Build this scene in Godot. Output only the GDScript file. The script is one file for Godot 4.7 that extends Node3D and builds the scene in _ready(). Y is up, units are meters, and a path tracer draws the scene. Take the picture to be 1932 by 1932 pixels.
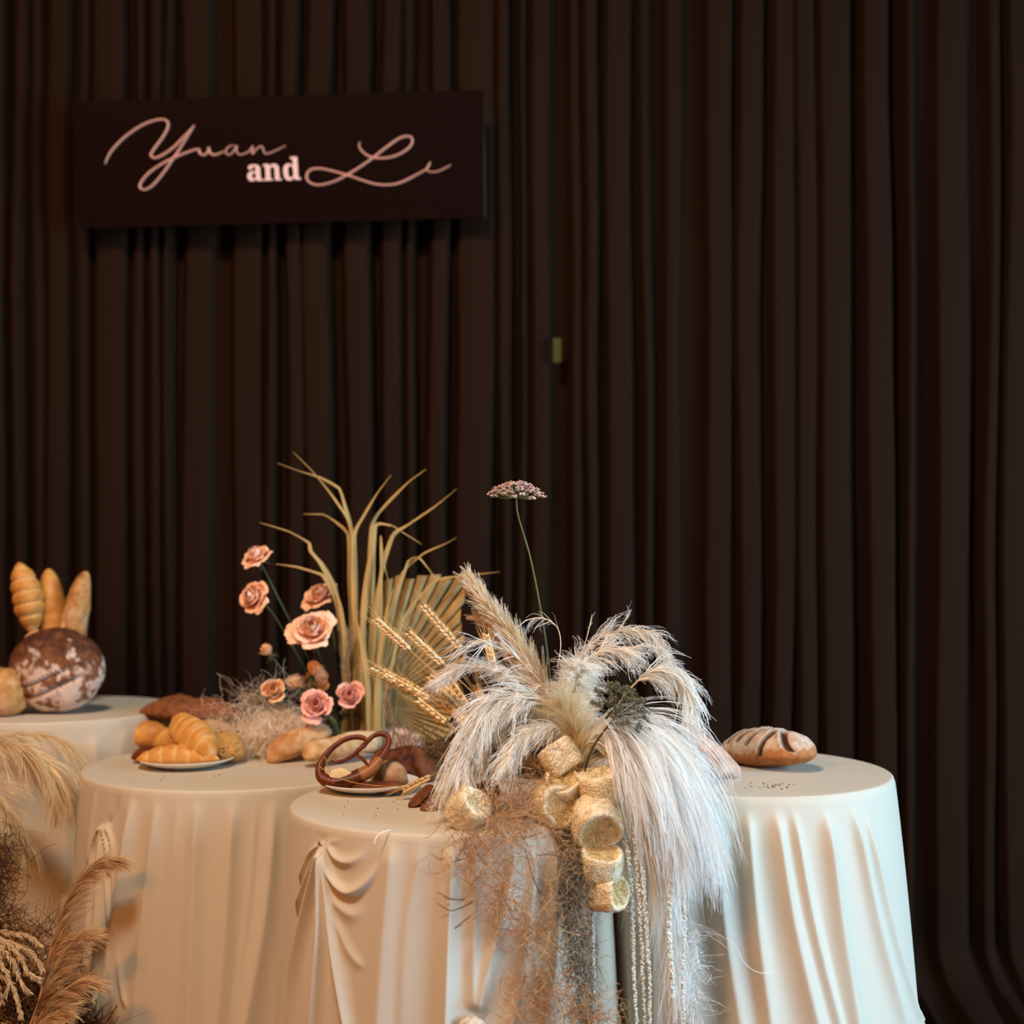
extends Node3D
# A bread and dried-flower buffet: four cloth-covered round tables before a dark brown drape.

const FPX := 2400.0      # focal length in pixels of the 1932 px frame
const CH := 1.245        # height of the lens
const HOR := 1060.0      # row of the horizon
var rng := RandomNumberGenerator.new()
var used := {}
var M := {}

# ------------------------------------------------------------------ geometry
class Geo:
	var v := PackedVector3Array()
	var n := PackedVector3Array()
	var c := PackedColorArray()
	var ix := PackedInt32Array()
	var spin := 0.0

	func tube(p: PackedVector3Array, ra: float, rb: float, sides: int, ca: Color, cb: Color, mid := 1.0) -> void:
		var m := p.size()
		if m < 2:
			return
		if sides == 2:
			blade(p, ra, rb, ca, cb)
			return
		var d := (p[m - 1] - p[0])
		var ref := Vector3(0.31, 0.2, 0.93) if absf(d.normalized().dot(Vector3(0.31, 0.2, 0.93).normalized())) < 0.9 else Vector3(0.9, 0.1, -0.2)
		for i in m:
			var t := float(i) / (m - 1)
			var dir := p[mini(i + 1, m - 1)] - p[maxi(i - 1, 0)]
			var u := ref.cross(dir).normalized()
			var w := dir.cross(u).normalized()
			var r := lerpf(ra, rb, t) * (1.0 + (mid - 1.0) * 4.0 * t * (1.0 - t))
			var col := ca.lerp(cb, t)
			for k in sides:
				var a := TAU * k / sides
				var q := u * cos(a) + w * sin(a)
				n.append(q)
				v.append(p[i] + q * r)
				c.append(col)
		var b := v.size() - m * sides
		for i in m - 1:
			for k in sides:
				var k2 := (k + 1) % sides
				var a0 := b + i * sides + k
				var a1 := b + i * sides + k2
				ix.append_array(PackedInt32Array([a0, a0 + sides, a1, a1, a0 + sides, a1 + sides]))
		if sides > 3:
			for e in 2:
				var at := v.size()
				var o := b if e == 0 else b + (m - 1) * sides
				var nn := (p[0] - p[1]).normalized() if e == 0 else (p[m - 1] - p[m - 2]).normalized()
				v.append(p[0] if e == 0 else p[m - 1])
				n.append(nn)
				c.append(ca if e == 0 else cb)
				for k in sides:
					if e == 1:
						ix.append_array(PackedInt32Array([at, o + (k + 1) % sides, o + k]))
					else:
						ix.append_array(PackedInt32Array([at, o + k, o + (k + 1) % sides]))

	func blade(p: PackedVector3Array, ra: float, rb: float, ca: Color, cb: Color) -> void:   # a flat fibre, wider than thick
		var m := p.size()
		var b := v.size()
		spin += 2.39996
		var ref := Vector3(cos(spin), sin(spin) * 0.6, sin(spin * 1.7))
		for i in m:
			var t := float(i) / (m - 1)
			var dir := (p[mini(i + 1, m - 1)] - p[maxi(i - 1, 0)]).normalized()
			ref = (ref - dir * ref.dot(dir)).normalized()
			var nn := dir.cross(ref)
			var col := ca.lerp(cb, t)
			var w := ref * lerpf(ra, rb, t)
			v.append(p[i] - w)
			v.append(p[i] + w)
			n.append(nn)
			n.append(nn)
			c.append(col)
			c.append(col)
		for i in m - 1:
			var a0 := b + 2 * i
			ix.append_array(PackedInt32Array([a0, a0 + 1, a0 + 2, a0 + 1, a0 + 3, a0 + 2]))

	func tube_r(p: PackedVector3Array, rad: PackedFloat32Array, sides: int, cols: PackedColorArray, flat := 1.0, up := Vector3(0.31, 0.2, 0.93)) -> void:
		# a tube whose radius and colour change from ring to ring, with a frame carried along
		var m := p.size()
		var b := v.size()
		var u := (p[1] - p[0]).cross(up).normalized()
		for i in m:
			var dir := (p[mini(i + 1, m - 1)] - p[maxi(i - 1, 0)]).normalized()
			u = (u - dir * u.dot(dir)).normalized()
			var w := dir.cross(u).normalized()
			for k in sides:
				var a := TAU * k / sides
				var q := u * cos(a) + w * sin(a) * flat
				n.append((u * cos(a) * flat + w * sin(a)).normalized())
				v.append(p[i] + q * rad[i])
				c.append(cols[i])
		for i in m - 1:
			for k in sides:
				var k2 := (k + 1) % sides
				var a0 := b + i * sides + k
				var a1 := b + i * sides + k2
				ix.append_array(PackedInt32Array([a0, a0 + sides, a1, a1, a0 + sides, a1 + sides]))

	func grid(p: PackedVector3Array, cols: PackedColorArray, rows: int, across: int, flip := false) -> void:
		# p[row * across + k]; smooth normals by differences
		var b := v.size()
		for i in rows:
			for j in across:
				var at := i * across + j
				var wrap := p[i * across].distance_squared_to(p[i * across + across - 1]) < 1e-10
				var j0 := j - 1 if j > 0 else (across - 2 if wrap else 0)
				var j1 := j + 1 if j < across - 1 else (1 if wrap else j)
				var du := p[i * across + j1] - p[i * across + j0]
				var dv := p[mini(i + 1, rows - 1) * across + j] - p[maxi(i - 1, 0) * across + j]
				var nn := du.cross(dv)
				if nn.length_squared() < 1e-20:
					var i2 := 1 if i == 0 else rows - 2
					du = p[i2 * across + j1] - p[i2 * across + j0]
					nn = du.cross(dv)
				nn = nn.normalized()
				v.append(p[at])
				n.append(-nn if flip else nn)
				c.append(cols[at] if cols.size() > at else Color.WHITE)
		for i in rows - 1:
			for j in across - 1:
				var a := b + i * across + j
				if flip:
					ix.append_array(PackedInt32Array([a, a + 1, a + across, a + 1, a + across + 1, a + across]))
				else:
					ix.append_array(PackedInt32Array([a, a + across, a + 1, a + 1, a + across, a + across + 1]))

	func blob(o: Vector3, ax: Vector3, ay: Vector3, az: Vector3, col: Color, lat := 4, lon := 6) -> void:
		var b := v.size()
		for i in lat + 1:
			var th := PI * i / lat
			for j in lon:
				var ph := TAU * j / lon
				var q := ax * (sin(th) * cos(ph)) + az * (sin(th) * sin(ph)) + ay * cos(th)
				v.append(o + q)
				n.append(q.normalized())
				c.append(col)
		for i in lat:
			for j in lon:
				var j2 := (j + 1) % lon
				var a0 := b + i * lon + j
				var a1 := b + i * lon + j2
				ix.append_array(PackedInt32Array([a0, a0 + lon, a1, a1, a0 + lon, a1 + lon]))

	func box(o: Vector3, s: Vector3, col := Color.WHITE, bev := 0.004) -> void:
		var rim := [Vector2(-1, -1), Vector2(1, -1), Vector2(1, 1), Vector2(-1, 1)]
		var h := s * 0.5
		for axis in 3:
			for sg in [-1.0, 1.0]:
				var nn := Vector3.ZERO
				nn[axis] = sg
				var a := (axis + 1) % 3
				var bb := (axis + 2) % 3
				var q := []
				for r in rim:
					var pt := Vector3.ZERO
					pt[axis] = sg * h[axis]
					pt[a] = r.x * (h[a] - bev * 0.0)
					pt[bb] = r.y * h[bb]
					q.append(o + pt)
				var at := v.size()
				for pt in q:
					v.append(pt)
					n.append(nn)
					c.append(col)
				if sg > 0:
					ix.append_array(PackedInt32Array([at, at + 2, at + 1, at, at + 3, at + 2]))
				else:
					ix.append_array(PackedInt32Array([at, at + 1, at + 2, at, at + 2, at + 3]))

	func mesh() -> ArrayMesh:
		var a := []
		a.resize(Mesh.ARRAY_MAX)
		a[Mesh.ARRAY_VERTEX] = v
		a[Mesh.ARRAY_NORMAL] = n
		a[Mesh.ARRAY_COLOR] = c
		a[Mesh.ARRAY_INDEX] = ix
		var m := ArrayMesh.new()
		m.add_surface_from_arrays(Mesh.PRIMITIVE_TRIANGLES, a)
		return m


func P(px: float, py: float, z: float) -> Vector3:   # the place z metres before the lens that stands at that spot of the photograph
	return Vector3((px - 966.0) / FPX * z, CH - (py - HOR) / FPX * z, -z)


func numbered(called: String) -> String:
	if not used.has(called):
		used[called] = 0
		return called
	used[called] += 1
	return "%s_%03d" % [called, used[called]]


func thing(called: String, label: String, category: String, at := Vector3.ZERO, group := "") -> Node3D:
	var o := Node3D.new()
	o.name = numbered(called)
	add_child(o)
	o.position = at
	mark(o, label, category, group)
	return o


func mark(o: Node, label: String, category: String, group := "", kind := "") -> void:
	if label:
		o.set_meta("label", label)
	if category:
		o.set_meta("category", category)
	if group:
		o.set_meta("group", group)
	if kind:
		o.set_meta("kind", kind)


func part(called: String, mesh: Mesh, mat: Material, parent: Node = null, kind := "") -> MeshInstance3D:
	var o := MeshInstance3D.new()
	o.mesh = mesh
	o.material_override = mat
	if parent == null:
		o.name = numbered(called)
		add_child(o)
	else:
		o.name = called
		parent.add_child(o, true)
	if kind:
		o.set_meta("kind", kind)
	return o


func struct(called: String, g: Geo, mat: Material, label := "") -> MeshInstance3D:
	var o := part(called, g.mesh(), mat)
	o.set_meta("kind", "structure")
	if label:
		o.set_meta("label", label)
	return o


func lin(r: float, g: float, b: float) -> Color:   # an sRGB colour (0-255) as linear values for vertex colours
	return Color(r / 255.0, g / 255.0, b / 255.0).srgb_to_linear()


func cr(k: PackedVector3Array, steps: int) -> PackedVector3Array:   # Catmull-Rom through the points
	var out := PackedVector3Array()
	var m := k.size()
	for i in m - 1:
		var a := k[maxi(i - 1, 0)]
		var b := k[i]
		var c := k[i + 1]
		var d := k[mini(i + 2, m - 1)]
		for s in steps:
			var t := float(s) / steps
			out.append(0.5 * ((2.0 * b) + (c - a) * t + (2.0 * a - 5.0 * b + 4.0 * c - d) * t * t + (3.0 * b - a - 3.0 * c + d) * t * t * t))
	out.append(k[m - 1])
	return out


func curve(a: Array, steps := 5) -> PackedVector3Array:   # [[px, py, z], ...]
	var k := PackedVector3Array()
	for q in a:
		k.append(P(q[0], q[1], q[2]))
	return cr(k, steps)


func shift(p: PackedVector3Array, by: Vector3) -> PackedVector3Array:
	var o := PackedVector3Array()
	for q in p:
		o.append(q - by)
	return o


func rv() -> Vector3:
	return Vector3(rng.randf_range(-1, 1), rng.randf_range(-1, 1), rng.randf_range(-1, 1))


func at_t(p: PackedVector3Array, t: float) -> Vector3:
	var f := clampf(t, 0, 1) * (p.size() - 1)
	var i := mini(int(f), p.size() - 2)
	return p[i].lerp(p[i + 1], f - i)


func tan_t(p: PackedVector3Array, t: float) -> Vector3:
	var i := mini(int(clampf(t, 0, 1) * (p.size() - 1)), p.size() - 2)
	return (p[i + 1] - p[i]).normalized()


func noise(freq: float, oct := 3, sd := 1) -> FastNoiseLite:
	var f := FastNoiseLite.new()
	f.seed = sd
	f.frequency = freq
	f.noise_type = FastNoiseLite.TYPE_SIMPLEX_SMOOTH
	f.fractal_octaves = oct
	return f


# ------------------------------------------------------------------ materials
func noise_tex(freq: float, size := 256, oct := 4, normal := false, cell := false) -> NoiseTexture2D:
	var t := NoiseTexture2D.new()
	t.width = size
	t.height = size
	t.seamless = true
	var f := noise(freq, oct, 7)
	if cell:
		f.noise_type = FastNoiseLite.TYPE_CELLULAR
	t.noise = f
	t.as_normal_map = normal
	if normal:
		t.bump_strength = 6.0
	return t


func plain_mat(called: String, srgb: Color, rough: float, extra := {}) -> StandardMaterial3D:
	var m := StandardMaterial3D.new()
	m.resource_name = called
	m.albedo_color = srgb
	m.roughness = rough
	m.metallic_specular = 0.35
	for k in extra:
		m.set(k, extra[k])
	M[called] = m
	return m


func vert_mat(called: String, rough: float, extra := {}) -> StandardMaterial3D:
	var m := plain_mat(called, Color.WHITE, rough, extra)
	m.vertex_color_use_as_albedo = true
	return m


func materials() -> void:
	var bump := noise_tex(0.02, 256, 5)
	var pits := noise_tex(0.05, 256, 3, false, true)
	var weave := noise_tex(0.12, 256, 2)
	plain_mat("cloth", Color(0.785, 0.738, 0.65), 0.62, {"rim_enabled": true, "rim": 0.25, "rim_tint": 0.5, "heightmap_enabled": true, "heightmap_texture": weave, "heightmap_scale": 0.03, "uv1_triplanar": true, "uv1_scale": Vector3(18, 18, 18)})
	plain_mat("drape", Color(0.144, 0.092, 0.062), 0.95, {"metallic_specular": 0.08})
	plain_mat("acrylic", Color(0.09, 0.04, 0.03), 0.14, {"metallic_specular": 0.3})
	plain_mat("rose_gold", Color(0.86, 0.62, 0.53), 0.5)
	plain_mat("wire", Color(0.12, 0.1, 0.09), 0.6)
	plain_mat("porcelain", Color(0.93, 0.92, 0.9), 0.18, {"clearcoat_enabled": true, "clearcoat": 0.5})
	vert_mat("crust", 0.72, {"albedo_color": Color(0.95, 0.94, 0.93), "heightmap_enabled": true, "heightmap_texture": bump, "heightmap_scale": 0.16, "uv1_triplanar": true, "uv1_scale": Vector3(9, 9, 9)})
	vert_mat("glazed", 0.42, {"albedo_color": Color(0.95, 0.94, 0.93), "heightmap_enabled": true, "heightmap_texture": bump, "heightmap_scale": 0.1, "uv1_triplanar": true, "uv1_scale": Vector3(7, 7, 7)})
	vert_mat("crumb", 0.9, {"heightmap_enabled": true, "heightmap_texture": pits, "heightmap_scale": 0.25, "uv1_triplanar": true, "uv1_scale": Vector3(12, 12, 12)})
	vert_mat("loofah", 0.85, {"heightmap_enabled": true, "heightmap_texture": pits, "heightmap_scale": 0.35, "uv1_triplanar": true, "uv1_scale": Vector3(20, 20, 20), "backlight_enabled": true, "backlight": Color(0.3, 0.28, 0.22)})
	vert_mat("fibre", 0.55, {"rim_enabled": true, "rim": 0.9, "rim_tint": 0.3, "backlight_enabled": true, "backlight": Color(0.95, 0.95, 0.95)})
	vert_mat("dark_fibre", 0.75)
	vert_mat("straw", 0.8, {"backlight_enabled": true, "backlight": Color(0.2, 0.18, 0.12)})
	vert_mat("leaf", 0.65, {"backlight_enabled": true, "backlight": Color(0.3, 0.27, 0.2), "cull_mode": BaseMaterial3D.CULL_DISABLED})
	vert_mat("petal", 0.6, {"backlight_enabled": true, "backlight": Color(0.4, 0.3, 0.26), "cull_mode": BaseMaterial3D.CULL_DISABLED})
	vert_mat("green", 0.6)
	plain_mat("plaster", Color(0.5, 0.43, 0.37), 0.9)
	plain_mat("ceiling_paint", Color(0.55, 0.5, 0.45), 0.9)
	plain_mat("floor_wood", Color(0.5, 0.33, 0.2), 0.5)
	plain_mat("frame_paint", Color(0.85, 0.84, 0.82), 0.5)
	plain_mat("glass", Color(1, 1, 1, 0.06), 0.02, {"transparency": BaseMaterial3D.TRANSPARENCY_ALPHA})
	plain_mat("lamp_metal", Color(0.2, 0.18, 0.16), 0.4, {"metallic": 0.7})
	plain_mat("lamp_glow", Color(1, 0.85, 0.6), 0.5, {"emission_enabled": true, "emission": Color(1, 0.72, 0.42), "emission_energy_multiplier": 3.0})


# ------------------------------------------------------------------ setting
func camera_and_light() -> void:
	var cam := Camera3D.new()
	cam.name = "camera"
	add_child(cam)
	cam.near = 0.1
	cam.far = 60.0
	cam.position = Vector3(0, CH, 0)
	cam.projection = Camera3D.PROJECTION_FRUSTUM
	cam.size = 0.1 * 1932.0 / FPX
	cam.frustum_offset = Vector2(0, (HOR - 966.0) / FPX * 0.1)
	cam.current = true
	var attr := CameraAttributesPhysical.new()
	attr.frustum_focal_length = 35.0
	attr.exposure_aperture = 1.45
	attr.frustum_focus_distance = 2.36
	var we := WorldEnvironment.new()
	we.name = "environment"
	var e := Environment.new()
	e.background_mode = Environment.BG_SKY
	var sky := Sky.new()
	var sm := ProceduralSkyMaterial.new()
	sm.sky_top_color = Color(0.62, 0.74, 0.9)
	sm.sky_horizon_color = Color(0.85, 0.89, 0.94)
	sm.ground_bottom_color = Color(0.3, 0.29, 0.27)
	sm.ground_horizon_color = Color(0.6, 0.6, 0.6)
	sky.sky_material = sm
	e.sky = sky
	e.background_energy_multiplier = 1.6
	e.tonemap_mode = Environment.TONE_MAPPER_LINEAR
	e.tonemap_exposure = 1.38
	e.sdfgi_enabled = true
	e.ssao_enabled = true
	e.ssil_enabled = true
	we.environment = e
	we.camera_attributes = attr
	add_child(we)
	# daylight through the tall window in the right-hand wall
	area("window_daylight", Vector3(3.45, 1.5, -0.8), Vector3(0.2, 0.95, -2.3), Vector2(2.3, 2.4), Color(0.69, 0.86, 1.0), 20.5)
	# warm ceiling lamp towards the front of the room
	ceiling_lamp(Vector3(-2.3, 3.55, 0.9), 9.0, Color(1.0, 0.62, 0.21), Vector3(1.2, -3, -2.6), "left side")
	ceiling_lamp(Vector3(-0.6, 3.55, -0.9), 8.0, Color(1.0, 0.94, 0.87), Vector3(0.2, -3, -1.2), "middle")  # near-neutral overhead lamp, out of view, added to brighten the table tops


func area(called: String, at: Vector3, to: Vector3, size: Vector2, col: Color, energy: float) -> void:
	var l := AreaLight3D.new()
	l.name = called
	add_child(l)
	l.look_at_from_position(at, to)
	l.area_size = size
	l.light_color = col
	l.light_energy = energy
	l.shadow_enabled = true
	l.set("area_range", 20.0)
	l.set("area_attenuation", 2.0)


func ceiling_lamp(at: Vector3, energy: float, col: Color, towards: Vector3, side: String) -> void:
	var o := thing("ceiling_lamp", "round warm unseen ceiling lamp above the %s of the room" % side, "lamp", at)
	var g := Geo.new()
	lathe(g, [Vector2(0, 0.05), Vector2(0.2, 0.05), Vector2(0.22, 0.0), Vector2(0.22, -0.03), Vector2(0.2, -0.03)], 32, Color.WHITE)
	part("housing", g.mesh(), M.lamp_metal, o)
	var d := Geo.new()
	lathe(d, [Vector2(0, -0.035), Vector2(0.12, -0.033), Vector2(0.2, -0.02)], 32, Color.WHITE, true)
	part("diffuser", d.mesh(), M.lamp_glow, o)
	area("ceiling_light", at + Vector3(0, -0.06, 0), at + towards, Vector2(0.4, 0.4), col, energy)


func lathe(g: Geo, prof: Array, sides: int, col: Color, flip := false, at := Vector3.ZERO) -> void:
	var p := PackedVector3Array()
	var cs := PackedColorArray()
	for q in prof:
		for k in sides + 1:
			var a := TAU * k / sides
			p.append(at + Vector3(q.x * cos(a), q.y, q.x * sin(a)))
			cs.append(col)
	g.grid(p, cs, prof.size(), sides + 1, flip)


func room() -> void:
	var t := 0.15
	var x0 := -3.8
	var x1 := 3.6
	var z0 := -3.95
	var z1 := 3.2
	var h := 3.7
	var g := Geo.new()
	g.box(Vector3((x0 + x1) / 2, -t / 2, (z0 + z1) / 2), Vector3(x1 - x0 + 2 * t, t, z1 - z0 + 2 * t))
	struct("floor", g, M.floor_wood)
	g = Geo.new()
	g.box(Vector3((x0 + x1) / 2, h + t / 2, (z0 + z1) / 2), Vector3(x1 - x0 + 2 * t, t, z1 - z0 + 2 * t))
	struct("ceiling", g, M.ceiling_paint)
	g = Geo.new()
	g.box(Vector3((x0 + x1) / 2, h / 2, z0 - t / 2), Vector3(x1 - x0 + 2 * t, h, t))
	struct("wall_back", g, M.plaster)
	g = Geo.new()
	g.box(Vector3((x0 + x1) / 2, h / 2, z1 + t / 2), Vector3(x1 - x0 + 2 * t, h, t))
	struct("wall_front", g, M.plaster)
	g = Geo.new()
	g.box(Vector3(x0 - t / 2, h / 2, (z0 + z1) / 2), Vector3(t, h, z1 - z0))
	struct("wall_left", g, M.plaster)
	# the right wall with its window opening
	var wa := -2.0
	var wb := 0.5
	var sill := 0.3
	var head := 2.8
	g = Geo.new()
	g.box(Vector3(x1 + t / 2, h / 2, (z0 + wa) / 2), Vector3(t, h, wa - z0))
	g.box(Vector3(x1 + t / 2, h / 2, (wb + z1) / 2), Vector3(t, h, z1 - wb))
	g.box(Vector3(x1 + t / 2, sill / 2, (wa + wb) / 2), Vector3(t, sill, wb - wa))
	g.box(Vector3(x1 + t / 2, (head + h) / 2, (wa + wb) / 2), Vector3(t, h - head, wb - wa))
	struct("wall_right", g, M.plaster)
	g = Geo.new()
	for z in [wa + 0.03, (wa + wb) / 2, wb - 0.03]:
		g.box(Vector3(x1 + t / 2, (sill + head) / 2, z), Vector3(0.06, head - sill, 0.06))
	for y in [sill + 0.03, head - 0.03]:
		g.box(Vector3(x1 + t / 2, y, (wa + wb) / 2), Vector3(0.06, 0.06, wb - wa))
	var w := struct("window_1", g, M.frame_paint)
	for k in 2:
		var q := Geo.new()
		q.box(Vector3(x1 + t / 2, (sill + head) / 2, lerpf(wa, wb, 0.25 + 0.5 * k)), Vector3(0.006, head - sill - 0.1, (wb - wa) / 2 - 0.08))
		part("pane", q.mesh(), M.glass, w)


# fold bands of the drape in pixels along its upper part, [from, to] of every fold that comes forward
const BANDS := [[-20, 8], [22, 40], [62, 78], [88, 122], [148, 164], [181, 234], [252, 268], [283, 301], [308, 320], [340, 392], [438, 490], [503, 519], [535, 562], [576, 624], [648, 694],
	[722, 752], [766, 780], [808, 840], [862, 926], [938, 956], [978, 992], [1000, 1032], [1074, 1090], [1105, 1126], [1149, 1198], [1218, 1234], [1260, 1288], [1332, 1378], [1394, 1436],
	[1458, 1497], [1510, 1544], [1554, 1610], [1640, 1690], [1708, 1724], [1772, 1832], [1858, 1880], [1905, 1950]]


func drape() -> void:
	var zc := 3.66
	var bands := []
	rng.seed = 11
	var x := -1100.0
	while x < -50.0:
		var w := rng.randf_range(20, 55)
		bands.append([x, x + w])
		x += w + rng.randf_range(12, 40)
	bands.append_array(BANDS)
	x = 1975.0
	while x < 3000.0:
		var w := rng.randf_range(20, 55)
		bands.append([x, x + w])
		x += w + rng.randf_range(12, 40)
	# the depth profile along the drape: 1 on a fold, 0 in a groove
	var px0 := -950.0
	var cols := 1900
	var stepx := 2.0
	var wob := noise(0.6, 2, 5)
	var rows := []
	for i in 30:
		rows.append(0.30 + 3.3 * i / 29.0)
	for y in [0.24, 0.19, 0.15, 0.115, 0.085, 0.06, 0.04, 0.022, 0.012, 0.007, 0.005]:
		rows.push_front(y)
	var p := PackedVector3Array()
	var cs := PackedColorArray()
	for ri in rows.size():
		var y: float = rows[ri]
		var prof := PackedFloat32Array()
		prof.resize(cols + 1)
		prof.fill(0.0)
		for bi in bands.size():
			var b: Array = bands[bi]
			var c0: float = (b[0] + b[1]) * 0.5 + wob.get_noise_2d(bi * 7.3, y * 0.9) * 10.0 + wob.get_noise_2d(bi * 3.1 + 90.0, y * 0.3) * 9.0
			var hw: float = (b[1] - b[0]) * 0.5 + 4.0 + wob.get_noise_2d(bi * 5.7 + 40.0, y * 0.8) * 3.0
			hw = maxf(hw, 4.0)
			var hi := 0.75 + 0.25 * wob.get_noise_2d(bi * 9.0, y * 0.4 + 20.0)
			var soft := 8.0
			for k in range(maxi(0, int((c0 - hw - soft - px0) / stepx)), mini(cols, int((c0 + hw + soft - px0) / stepx) + 1)):
				var d := absf(px0 + k * stepx - c0)
				var q := (1.0 - smoothstep(hw - soft, hw + soft, d)) * hi * (1.0 - 0.18 * pow(d / (hw + soft), 2.0))
				prof[k] = maxf(prof[k], q)
		for k in cols + 1:
			var px := px0 + k * stepx
			var depth := 0.075 * prof[k]
			var sweep := 0.0
			if y < 0.2:
				var s := 1.0 - y / 0.2
				sweep = (0.28 + 0.07 * wob.get_noise_2d(px * 0.012, 3.0) + 0.05 * prof[k]) * pow(s, 3.0) * 1.1 * lerpf(0.1, 1.0, smoothstep(-0.8, -0.3, (px - 966.0) / FPX * 3.6))
			var lift := 0.02 * prof[k] * (1.0 if y < 0.05 else 0.0)
			p.append(Vector3((px - 966.0) / FPX * 3.6, y + lift, -zc + depth + sweep))
	var g := Geo.new()
	g.grid(p, cs, rows.size(), cols + 1, false)
	var o := part("curtain", g.mesh(), M.drape)
	mark(o, "floor-length dark brown curtain hanging in narrow folds behind all the tables", "curtain")


const YU := [222, 358, 245, 310, 300, 250, 370, 200, 430, 175, 475, 172, 490, 195, 470, 240, 430, 295, 416, 320, 430, 333, 460, 324, 510, 290, 560, 240, 600, 195]
const YD := [600, 195, 560, 260, 515, 330, 470, 395, 425, 448, 390, 468, 370, 458, 376, 434, 410, 395, 460, 360, 520, 330, 580, 306, 618, 297, 622, 312, 638, 322, 656, 310, 662, 290, 664, 306, 680, 321, 706, 314, 728, 304]
const YA := [776, 282, 752, 282, 734, 300, 738, 318, 756, 316, 774, 292, 780, 282, 778, 304, 792, 319, 822, 311, 842, 294, 846, 284, 846, 316, 862, 296, 884, 284, 892, 298, 900, 315, 930, 308, 960, 294, 988, 280]
const LL := [1300, 265, 1298, 285, 1315, 310, 1345, 328, 1390, 335, 1440, 328, 1490, 305, 1520, 275, 1520, 248, 1495, 242, 1460, 255, 1400, 298, 1340, 345, 1280, 385, 1220, 420, 1170, 440, 1120, 448, 1085, 435, 1075, 410, 1090, 385, 1130, 378, 1190, 390, 1250, 407, 1310, 428, 1370, 445, 1430, 447, 1480, 435, 1540, 405, 1585, 378, 1600, 350]
const LI := [1600, 350, 1584, 380, 1600, 392, 1636, 388, 1688, 362]


func sign_board() -> void:
	var a := P(135, 192, 3.46)
	var b := P(913, 169, 3.46)
	var c := P(916, 411, 3.52)
	var d := P(151, 432, 3.52)
	var u := (b - a).normalized()
	var n := (d - a).cross(u).normalized()
	if n.z < 0:
		n = -n
	var up := n.cross(u).normalized()
	var o := thing("sign", "long glossy dark brown sign with rose-gold script lettering, hung tilted before the curtain", "sign", (a + b + c + d) * 0.25)
	var mid: Vector3 = o.position
	var g := Geo.new()
	var back := n * -0.01
	var ring := [a, b, c, d]
	var e := 0.003
	var front := []
	for q in ring:
		front.append(q + (mid - q).normalized() * e - mid)
	var quads := [[front[0], front[1], front[2], front[3]]]
	for k in 4:
		var k2 := (k + 1) % 4
		quads.append([ring[k] - mid - n * 0.002, ring[k2] - mid - n * 0.002, front[k2], front[k]])
		quads.append([ring[k] - mid + back, ring[k2] - mid + back, ring[k2] - mid - n * 0.002, ring[k] - mid - n * 0.002])
	quads.append([ring[3] - mid + back, ring[2] - mid + back, ring[1] - mid + back, ring[0] - mid + back])
	for q in quads:
		var nn: Vector3 = -((q[1] - q[0]) as Vector3).cross(q[3] - q[0]).normalized()
		var at := g.v.size()
		for k in 4:
			g.v.append(q[k])
			g.n.append(nn)
			g.c.append(Color.WHITE)
		g.ix.append_array(PackedInt32Array([at, at + 1, at + 2, at, at + 2, at + 3]))
	part("panel", g.mesh(), M.acrylic, o)
	var cen := Vector3(0, CH, 0)
	var put := func(zx: float, zy: float) -> Vector3:
		var dir := P(100.0 + zx / 2.2465, 150.0 + zy / 2.2465, 1.0) - cen
		return cen + dir * ((a - cen).dot(n) / dir.dot(n)) + n * 0.0015 - mid
	var words := {"script_lettering": [YU, YD, YA], "script_initial": [LL, LI]}
	for w in words:
		var q := Geo.new()
		for s in words[w]:
			var k := PackedVector3Array()
			for i in s.size() / 2:
				k.append(put.call(s[2 * i], s[2 * i + 1]))
			k = cr(k, 7)
			var rad := PackedFloat32Array()
			var cs := PackedColorArray()
			for i in k.size():
				var t := float(i) / (k.size() - 1)
				rad.append(lerpf(0.004, 0.0085, minf(1.0, 12.0 * t * (1.0 - t))) * (0.62 if s == YA or s == LI else 1.0))
				cs.append(Color.WHITE)
			q.tube_r(k, rad, 8, cs, 0.35, n.cross(Vector3(0.3, 0.9, 0.1)))
		part(w, q.mesh(), M.rose_gold, o)
	var tm := TextMesh.new()
	var f := SystemFont.new()
	f.font_names = PackedStringArray(["Droid Serif"])
	f.font_weight = 700
	tm.font = f
	tm.text = "and"
	tm.font_size = 64
	tm.pixel_size = 0.00123
	tm.depth = 0.004
	var l := part("printed_lettering", tm, M.rose_gold, o)
	var m2 := StandardMaterial3D.new()
	m2.resource_name = "pale_rose"
	m2.albedo_color = Color(0.93, 0.75, 0.7)
	m2.roughness = 0.5
	l.material_override = m2
	var low: Vector3 = put.call(935, 385)
	l.transform = Transform3D(Basis(u, up, n), low + n * 0.002)
	for t in [0.12, 0.88]:
		var wg := Geo.new()
		var s: Vector3 = a.lerp(b, t) - mid
		wg.tube(PackedVector3Array([s - Vector3(0, 0.004, 0.0), s + Vector3(0, 0.9, -0.01), Vector3(s.x, 3.68 - mid.y, s.z - 0.03)]), 0.0006, 0.0006, 5, Color.WHITE, Color.WHITE)
		part("hanging_wire", wg.mesh(), M.wire, o)
	# small dull yellow mark on the drape, built as a thin slab
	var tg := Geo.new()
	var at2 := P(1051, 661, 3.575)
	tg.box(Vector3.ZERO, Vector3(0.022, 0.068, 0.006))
	var tm2 := plain_mat("olive_mark", Color(0.25, 0.22, 0.03), 0.8)
	var to := part("mark", tg.mesh(), tm2)
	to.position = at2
	mark(to, "small dull yellow mark on the curtain right of the sign", "mark")


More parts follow.
